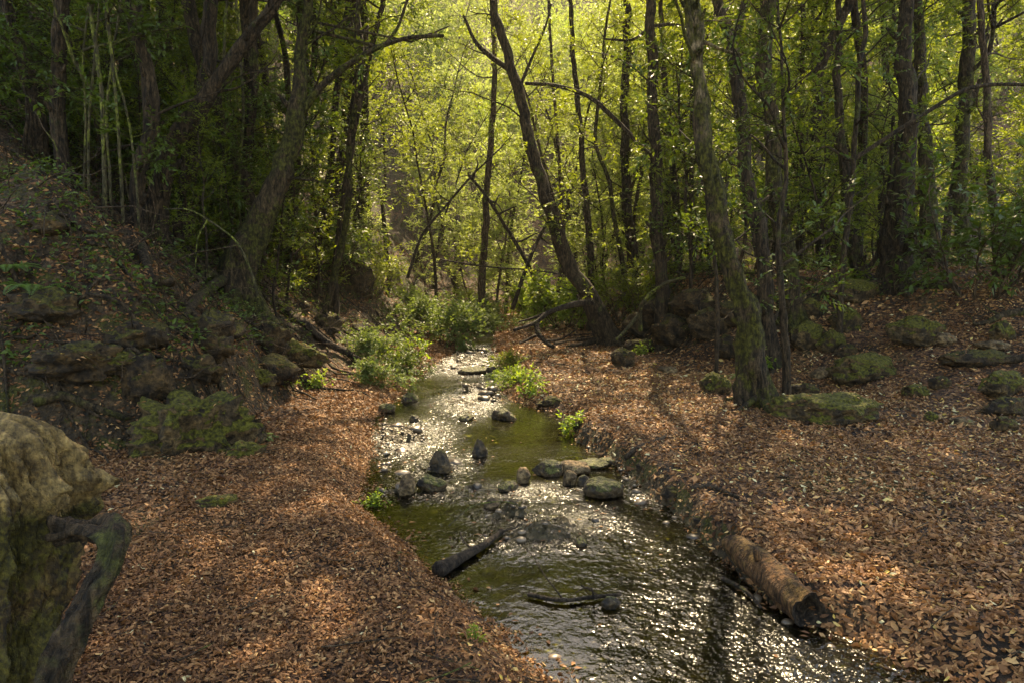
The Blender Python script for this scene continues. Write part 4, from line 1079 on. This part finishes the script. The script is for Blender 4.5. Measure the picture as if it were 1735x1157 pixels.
for k, (px, py, me, sc, lb, lm) in enumerate([
    (955, 556, BL, 1.5, 'bright yellow green shrub glowing behind the leaning tree foot', None),
    (905, 540, BL, 1.1, 'bright green shrub left of the glowing one above the stream', None),
    (735, 588, BP, 1.0, 'pale leafed shrub spreading over the left side of the far stream', None),
    (690, 570, BP, 1.0, 'pale leafed shrub higher on the left bank by the far stream', None),
    (800, 552, BP, 1.0, 'pale leafed shrub closing the far end of the stream', None),
    (652, 652, BP, .42, 'low dense bush hanging over the left water edge', 'leaf_pale'),
    (700, 642, BP, .45, 'small dark bush right of the hanging one on the water edge', 'leaf_dark'),
    (868, 655, BP, .32, 'low grassy green bush on the right side of the far water', 'leaf_lush'),
    (858, 628, BP, .35, 'green bush further up on the right side of the far water', 'leaf_mid'),
    (640, 610, BP, .6, 'loose pale shrub at the foot of the left bank before the stream bend', None),
    (770, 556, BP, .8, 'loose pale shrub arching over the far stream', None),
    (845, 560, BP, .6, 'pale shrub right of the far end of the stream', None),
    (720, 530, BP, .9, 'pale leafed shrub in the middle of the valley behind the stream', None),
    (1060, 545, BU[0], 1.3, 'dark leafy shrub just right of the leaning tree foot', None),
    (1090, 530, BU[1], 1.1, 'dark leafy shrub above the curved bare root', None),
    (1660, 505, BU[2], 1.9, 'round dark green shrub on the right plateau', 'leaf_dark'),
    (1720, 480, BU[0], 1.6, 'leafy shrub at the right edge of the plateau', 'leaf_pale'),
    (590, 470, BU[1], 1.2, 'light leafed shrub on the left bank near the stream bend', 'leaf_pale'),
    (640, 500, BU[2], 1.1, 'leafy shrub on the bank above the pale shrubs', None)]):
    x, y = at_px(px, py); place('shrub', me, x, y, sc, label=lb, cat='shrub', leafmat=lm)
for k, (px, py, sc, lb) in enumerate([(975, 735, .9, 'small fresh green plant on the right bank corner'), (895, 672, 1.2, 'tuft of green herbs above the brown block'),
    (632, 862, .5, 'small green herb on the left water edge by the pool'), (1290, 628, 1.3, 'pale green tuft at the back of the big mossy tree'),
    (1085, 602, .9, 'small green tuft left of the alone stone'), (480, 655, .9, 'tiny green herb in the left bank litter'), (535, 660, .9, 'tiny green seedling beside the black limb'),
    (805, 1085, .22, 'tiny green seedling in the litter at the lower water edge'), (640, 600, 1.4, 'green herbs at the foot of the far left bank'), (700, 610, 1.3, 'green herbs between the pale shrub and the water')]):
    x, y = at_px(px, py); place('plant', BG[k % 2], x, y, sc, label=lb, cat='plant', leafmat='leaf_lush')

def fern_mesh(seed, nf=9, L=.75):
    r = np.random.default_rng(seed); acc = Acc()
    for k in range(nf):
        a = k * 6.28 / nf + r.random() * .4; n = 26; t = np.linspace(0, 1, n)
        rad = L * t * (.95 - .15 * t); z = L * (.75 * t - .75 * t ** 2.1) * r.uniform(.7, 1.2)
        P = np.stack([np.cos(a) * rad, np.sin(a) * rad, z], 1)
        V_, f_ = tube(P, np.linspace(.005, .0015, n), 3, 0, 0, cap=False); acc.add(V_, f_, 0)
        T_ = norm(np.gradient(P, axis=0)); S = norm(np.cross(T_, [0, 0, 1.])); 
        w = L * .17 * np.sin(np.pi * np.clip(t * .92 + .06, 0, 1)) ** .8
        for s in (-1, 1):
            lv, lf, per = leaves(P[2:], (S * s + T_ * .35 + np.array([0, 0, -.12]))[2:], np.cross(S, T_)[2:], w[2:] + .01, .016, .05, .1)
            acc.add(lv, lf, 1, np.repeat(r.random(n - 2), per))
    return acc.build('fern', [M['stem'], M['fern']])
FE = [fern_mesh(1), fern_mesh(2, 7, .6)]
for k, (px, py, sc, lb) in enumerate([(18, 470, .55, 'bright green fern at the left edge high on the bank'), (1262, 640, .6, 'yellowing fern at the left foot of the big mossy tree'),
    (680, 648, .5, 'fern hanging by the left water edge'), (440, 745, .45, 'small fern at the lower right end of the left outcrop'), (60, 500, .7, 'small fern under the bright one'), (845, 640, .7, 'fern on the right side of the far water')]):
    x, y = at_px(px, py); place('fern', FE[k % 2], x, y, sc, label=lb, cat='fern')

# arched bare twigs on the left bank
def arch(label, pts, Y, r0, r1):
    P = np.array([at(px, py, Y) for px, py in pts]); b = P[0].copy(); P = catmull(P - b, 30)
    a = Acc(); V_, f_ = tube(P, np.linspace(r0, r1, 30) * pxm(Y), 6, .1, 2); a.add(V_, f_)
    tag(obj('bare_twig', a.build('bare_twig', [M['stem']]), loc=tuple(b)), label, 'twig')
arch('pale arched twig bending over in front of the large left tree', [(437, 505), (425, 460), (400, 410), (360, 378), (320, 356), (280, 355)], 9.6, 2.2, 1.2)
arch('pale hanging twig off the arched one', [(352, 372), (335, 405), (332, 440), (330, 465)], 9.6, 1.5, .9)
arch('bare vine hanging down the dark left bank', [(100, 440), (125, 490), (150, 560), (148, 530), (110, 420), (60, 372), (0, 350)], 8.2, 1.6, 1.6)
arch('thin bare stem leaning over the left bank litter', [(262, 640), (255, 590), (235, 530), (225, 480)], 8.2, 2, 1)
arch('bare twig lying along the dark left rocks', [(60, 560), (80, 556), (110, 540), (128, 538)], 7.6, 2, 1)

# small background trees: five kinds, copied with their parts
def bg_tree(seed, Ht, leaf, bark, lowf=.18, R=1.9, L=.095, W=.055, ntw=10, nl=16):
    r = np.random.default_rng(seed); root = empty('tree', (0, 0, 0))
    P = wig((0, 0, -.3), (r.normal() * .22, r.normal() * .2, 1), Ht, 12, r, .13, .3); acc = Acc()
    V_, f_ = tube(catmull(P, 30), np.linspace(.0075 * Ht, .015, 30), 8, .12, seed); acc.add(V_, f_)
    obj('trunk', acc.build('trunk', [M[bark]]), root)
    ca = Acc(); tw = []
    for k in range(nl):
        t = lowf + (1 - lowf) * (k + .5) / nl; i = min(int(t * 11), 10); a = k * 2.4 + r.random()
        limb(ca, tw, P[i], (math.cos(a), math.sin(a), .35 + .5 * t), R * (1.15 - .6 * abs(t - .55)) * r.uniform(.6, 1.1), .022, r, 4, ntw, sides=3)
    B = np.concatenate([b for b, d in tw]); D = np.concatenate([d for b, d in tw])
    sprays(ca, B, D * np.array([1, 1, .55]), .42 * (.6 + .7 * r.random(len(B))), 10, L, W, r, 1, 0, droop=.05)
    obj('crown', ca.build('crown', [M[bark], M[leaf]]), root)
    return root
def copy_tree(o, x, y, rz, sc, label, group, leafmat=None, dz=0., sxy=1.):
    c = o.copy(); COL.objects.link(c); c.location = (x, y, Hs(x, y) + dz); c.rotation_euler = (pyr.uniform(-.06, .06), pyr.uniform(-.06, .06), rz); c.scale = (sc * sxy, sc * sxy, sc)
    tag(c, label, 'sapling' if o.name.startswith('sapling') else 'tree', group)
    for ch in o.children:
        d = ch.copy(); COL.objects.link(d); d.parent = c
        if leafmat and len(d.material_slots) > 1:
            d.material_slots[1].link = 'OBJECT'; d.material_slots[1].material = M[leafmat]
    return c
PRO = [bg_tree(500, 7.5, 'leaf_sun', 'bark_brown'), bg_tree(501, 9, 'leaf_sun', 'bark', .25, 2.1), bg_tree(502, 6, 'leaf_sun', 'bark_brown', .1, 1.7),
       bg_tree(503, 8.5, 'leaf_mid', 'bark', .3, 1.8), bg_tree(504, 5, 'leaf_mid', 'bark', .15, 1.3, ntw=6, nl=12)]
SAP = [bg_tree(510, 4.2, 'leaf_mid', 'bark', .12, .8, .08, .035, 5, 12), bg_tree(511, 5.5, 'leaf_mid', 'bark', .2, .9, .08, .035, 5, 14)]
for q in SAP: q.name = 'sapling'
def tall_tree(seed, Ht, bark):
    r = np.random.default_rng(seed); root = empty('tree', (0, 0, 0)); P = wig((0, 0, -.4), (r.normal() * .12, r.normal() * .1, 1), Ht, 12, r, .08, .4); acc = Acc()
    V_, f_ = tube(catmull(P, 50), np.linspace(.017 * Ht, .07, 50), 12, .2, seed, lobes=.4); acc.add(V_, f_)
    obj('trunk', acc.build('trunk', [M[bark]]), root)
    c = obj('crown', CAN[seed % 3], root, tuple(P[-1])); return root
TALL = [tall_tree(520, 9.5, 'bark'), tall_tree(521, 10.5, 'bark_moss'), tall_tree(522, 8.5, 'bark')]
THIN = [bg_tree(530, 9.5, 'leaf_mid', 'bark', .45, 1.3, .085, .04, 7, 10), bg_tree(531, 10.5, 'leaf_mid', 'bark_moss', .5, 1.2, .085, .04, 7, 10)]
bpy.context.view_layer.update()
cnt = 0
def scatter(zone, n, protos, scale, label, group, mat, mind=1.0, cond=None, seed=1):
    r = np.random.default_rng(seed); pts = []; tries = 0
    while len(pts) < n and tries < n * 60:
        tries += 1
        y = r.uniform(zone[2], zone[3]); x = r.uniform(zone[0], zone[1]) * (y / zone[3] if zone[4] else 1)
        if abs(x) > y * .74 + 2: continue
        if cond and not cond(x, y): continue
        if any((x - a) ** 2 + (y - b) ** 2 < mind ** 2 for a, b in pts): continue
        pts.append((x, y))
        m = mat(x, y, r) if callable(mat) else mat
        copy_tree(protos[r.integers(len(protos))], x, y, r.random() * 6.28, r.uniform(*scale), label(x, y) if callable(label) else label, group, m)
    return pts
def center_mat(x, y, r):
    u = x / y   # sunlit glow of the open valley middle put into brighter, yellower leaf colours
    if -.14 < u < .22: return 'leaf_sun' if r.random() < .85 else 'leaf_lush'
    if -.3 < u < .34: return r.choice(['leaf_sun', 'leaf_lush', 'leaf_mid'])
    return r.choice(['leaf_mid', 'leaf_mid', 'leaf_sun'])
sdS = lambda x, y: float(poly_sd(np.array([x]), np.array([y]), STREAM)[0])
# wooded hillside closing the valley
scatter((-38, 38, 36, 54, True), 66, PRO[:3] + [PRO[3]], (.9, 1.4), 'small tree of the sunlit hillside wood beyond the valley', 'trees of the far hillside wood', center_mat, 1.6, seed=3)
# valley floor and right wood
scatter((-3, 5, 22, 35, False), 16, PRO[:3] + SAP, (.7, 1.1), 'slight yellow green tree in the open valley bottom', 'small trees of the valley bottom', 'leaf_sun', 1.3, lambda x, y: sdS(x, y) > .6, seed=5)
scatter((4, 22, 19, 38, True), 44, PRO[3:] + SAP, (.8, 1.25), 'slim green tree in the wood behind the right plateau', 'slim trees of the right wood', lambda x, y, r: r.choice(['leaf_mid', 'leaf_lush', 'leaf_sun']), 1.1, seed=6)
scatter((2.6, 9, 13.5, 19, False), 11, SAP, (.6, 1.1), 'leafy sapling between the larger trunks on the right', 'leafy saplings on the right', lambda x, y, r: r.choice(['leaf_mid', 'leaf_dark', 'leaf_mid']), .7, lambda x, y: float(poly_sd(np.array([x]), np.array([y]), TOE_R)[0]) < -.6, seed=7)
# left slope
scatter((13, 24, 19, 33, False), 10, PRO[3:], (1., 1.3), 'bushy green tree at the far right of the wood', 'bushy trees at the far right', 'leaf_mid', 1.6, lambda x, y: x / y > .52, seed=41)
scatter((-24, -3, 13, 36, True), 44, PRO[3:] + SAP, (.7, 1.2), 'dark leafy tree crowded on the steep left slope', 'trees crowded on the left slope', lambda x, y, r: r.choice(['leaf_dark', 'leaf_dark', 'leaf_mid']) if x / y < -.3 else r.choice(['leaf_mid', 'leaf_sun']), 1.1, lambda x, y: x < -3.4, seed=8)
scatter((-12, -4.4, 12, 16, False), 24, SAP, (.45, .8), 'thin leafy sapling among the dark left trunks', 'thin saplings of the left bank', 'leaf_dark', .7, seed=9)
scatter((-20, -5, 13, 27, True), 30, TALL, (.85, 1.1), 'tall dark tree standing on the shaded left slope', 'tall trees of the shaded left slope', 'leaf_dark', 1.8, lambda x, y: x < -4.2, seed=12)
scatter((5, 20, 18, 30, True), 9, TALL, (.9, 1.15), 'tall straight tree in the shaded wood behind the right plateau', 'tall trees of the right wood', 'leaf_mid', 2.0, lambda x, y: x / y > .33, seed=13)
scatter((-7.5, -3.0, 10.5, 19, False), 26, SAP, (.5, .9), 'thin leafy sapling on the left bank near the stream bend', 'thin saplings by the stream bend', lambda x, y, r: r.choice(['leaf_mid', 'leaf_dark']), .6, lambda x, y: float(poly_sd(np.array([x]), np.array([y]), TOE_L)[0]) < -.8, seed=14)
scatter((-13, 13, 14, 31, True), 34, THIN, (.85, 1.15), 'very tall thin stem rising through the wood', 'tall thin stems in the wood', lambda x, y, r: 'leaf_dark' if x / y < -.3 else 'leaf_mid', 1.0, lambda x, y: (x < -3.2 or x > 2.6) if y < 22 else sdS(x, y) > .5, seed=21)
scatter((3, 12, 15, 22, True), 9, SAP, (.5, 1.0), 'leafy green sapling in the right wood', 'green saplings of the right wood', lambda x, y, r: r.choice(['leaf_mid', 'leaf_lush', 'leaf_mid']), .7, lambda x, y: float(poly_sd(np.array([x]), np.array([y]), TOE_R)[0]) < -.8, seed=22)
nsh = 0
while nsh < 12:
    x = pyr.uniform(-9.5, -4); y = pyr.uniform(11.5, 15)
    if abs(x) > y * .74 or float(poly_sd(np.array([x]), np.array([y]), TOE_L)[0]) > -1.2: continue
    place('shrub', BU[nsh % 3], x, y, pyr.uniform(.6, 1.1), label='dark leafy shrub growing on the steep left bank', cat='shrub', group='dark shrubs of the left bank', leafmat='leaf_dark'); nsh += 1
def drop(root):
    for ch in list(root.children): bpy.data.objects.remove(ch)
    bpy.data.objects.remove(root)
for p in PRO + SAP + TALL + THIN: drop(p)
def undergrowth():
    r = np.random.default_rng(77); a = Acc(); b = Acc()
    n = 4200; x = r.uniform(-13, 7, n); y = 6.5 + 14 * r.random(n) ** 1.3
    inL = -poly_sd(x, y, TOE_L) > .25; inR = (-poly_sd(x, y, TOE_R) > .35) & (y > 12.5)
    k = (inL | inR) & (np.abs(x) < y * .72 + 1); x = x[k]; y = y[k]; z = H(x, y)
    for q in range(len(x)):
        d = norm(np.array([r.normal(), r.normal() * .7, r.uniform(-.1, .9)]))
        P = wig((x[q], y[q], z[q] - .03), d, r.uniform(.25, 1.3), 7, r, .28, -.25)
        V_, f_ = tube(P, np.linspace(1, .35, 7) * r.uniform(.003, .013), 4, .1, 1, cap=False); a.add(V_, f_)
    tag(obj('undergrowth_twigs', a.build('undergrowth_twigs', [M['bark_brown']])), kind='stuff')
    # exposed roots draping down the left bank and the root bank
    c_ = Acc(); m_ = 420; x = r.uniform(-10, 6, m_); y = 6.8 + 12 * r.random(m_) ** 1.2
    for q in range(m_):
        inL = -float(poly_sd(np.array([x[q]]), np.array([y[q]]), TOE_L)[0]) > .3
        inR = -float(poly_sd(np.array([x[q]]), np.array([y[q]]), TOE_R)[0]) > .2 and y[q] > 13.5
        if not (inL or inR) or abs(x[q]) > y[q] * .72 + 1: continue
        a_ = r.uniform(-1.0, 1.0) + (0 if inL else math.pi); ln = r.uniform(.5, 2.0); t = np.linspace(0, 1, 14)
        w1 = r.normal() * .35; xx = x[q] + math.cos(a_) * ln * t + .15 * np.sin(t * 6 + w1 * 9); yy = y[q] - math.sin(a_ * .8 + .5) * ln * t * .8 + .12 * np.sin(t * 5 + w1 * 20)
        zz = H(xx, yy) + .02 + r.uniform(0, .12) * np.sin(t * math.pi)
        V_, f_ = tube(np.stack([xx, yy, zz], 1), np.linspace(1, .35, 14) * r.uniform(.008, .035), 6, .25, q % 40); c_.add(V_, f_)
    tag(obj('exposed_roots', c_.build('exposed_roots', [M['bark']])), kind='stuff')
    n = 150000; x = r.uniform(-16, 16, n); y = 6.8 + 24 * r.random(n) ** 1.5
    L_ = -poly_sd(x, y, TOE_L); R_ = -poly_sd(x, y, TOE_R); cl = fbm2(x * .9 + 5, y * .9 + 50)
    k = (np.abs(x) < y * .72 + 1) & (((L_ > .3) & (cl > .0)) | ((R_ > .5) & (y > 13) & (cl > .06)) | ((y > 20) & (np.abs(x) < 5) & (cl > -.05)))
    k &= poly_sd(x, y, STREAM) > .1
    x = x[k]; y = y[k]; n = len(x); z = H(x, y) + .22 * r.random(n) * np.clip(cl[k] * 4 + .3, .2, 1.5)
    P = np.stack([x, y, z], 1); D = norm(r.normal(size=(n, 3)) * np.array([1, 1, .4])); N = norm(r.normal(size=(n, 3)) * .5 + np.array([0, -.2, 1.]))
    lv, lf, per = leaves(P, D, N, .065 * (.6 + .8 * r.random(n)), .038, .15, .15); b.add(lv, lf, 0, np.repeat(r.random(n), per))
    tag(obj('ground_cover', b.build('ground_cover', [M['leaf_dark']], False)), kind='stuff')
undergrowth()
# a woodland mass closing the ridge far behind
def far_wood():
    r = np.random.default_rng(31); a = Acc(); nc = 620
    y = r.uniform(46, 100, nc); x = r.uniform(-1, 1, nc) * (y * .76); z = H(x, y, False)
    for (q, per_c) in ((0, 480),):
        ci = np.repeat(np.arange(nc), per_c); n = len(ci)
        rad = r.uniform(1.2, 3.0, nc); ht = r.uniform(3, 7.5, nc)
        d = rdir(n, r) * (r.random(n) ** .45)[:, None]
        lump = 1 + .5 * fbm3(d * 2.2 + ci[:, None] * 1.7, 2)
        P = np.stack([x[ci] + d[:, 0] * rad[ci] * lump, y[ci] + d[:, 1] * rad[ci] * lump, z[ci] + ht[ci] * .55 + d[:, 2] * ht[ci] * .55 * lump], 1)
        lv, lf, per = leaves(P, rdir(n, r), rdir(n, r) + np.array([0, 0, 1.]), .26 * (.6 + .8 * r.random(n)), .14, .15, .1)
        a.add(lv, lf, 0, np.repeat(np.clip(.25 * r.random(nc)[ci] * 3 + .3 * r.random(n), 0, 1.2), per))
    tag(obj('far_wood', a.build('far_wood', [M['leaf_sun']], False)), kind='stuff')
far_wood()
# the slightly misty air of the valley
def haze():
    bm = bmesh.new(); bmesh.ops.create_cube(bm, size=1)
    me = bpy.data.meshes.new('haze'); bm.to_mesh(me); bm.free()
    m = bpy.data.materials.new('air'); m.use_nodes = True; nt = m.node_tree; nt.nodes.clear()
    out = nt.nodes.new("ShaderNodeOutputMaterial"); v = nt.nodes.new("ShaderNodeVolumePrincipled")
    v.inputs['Density'].default_value = .00045; v.inputs['Anisotropy'].default_value = .6; v.inputs['Color'].default_value = (1, .97, .85, 1)
    nt.links.new(v.outputs[0], out.inputs['Volume']); me.materials.append(m)
    o = obj('haze', me, loc=(0, 59, 34)); o.scale = (230, 150, 76); tag(o, kind='stuff')
haze()
print('objects', len(bpy.data.objects), 'polys', sum(len(o.data.polygons) for o in bpy.data.objects if o.type == 'MESH') , 'unique', sum(len(m.polygons) for m in bpy.data.meshes))
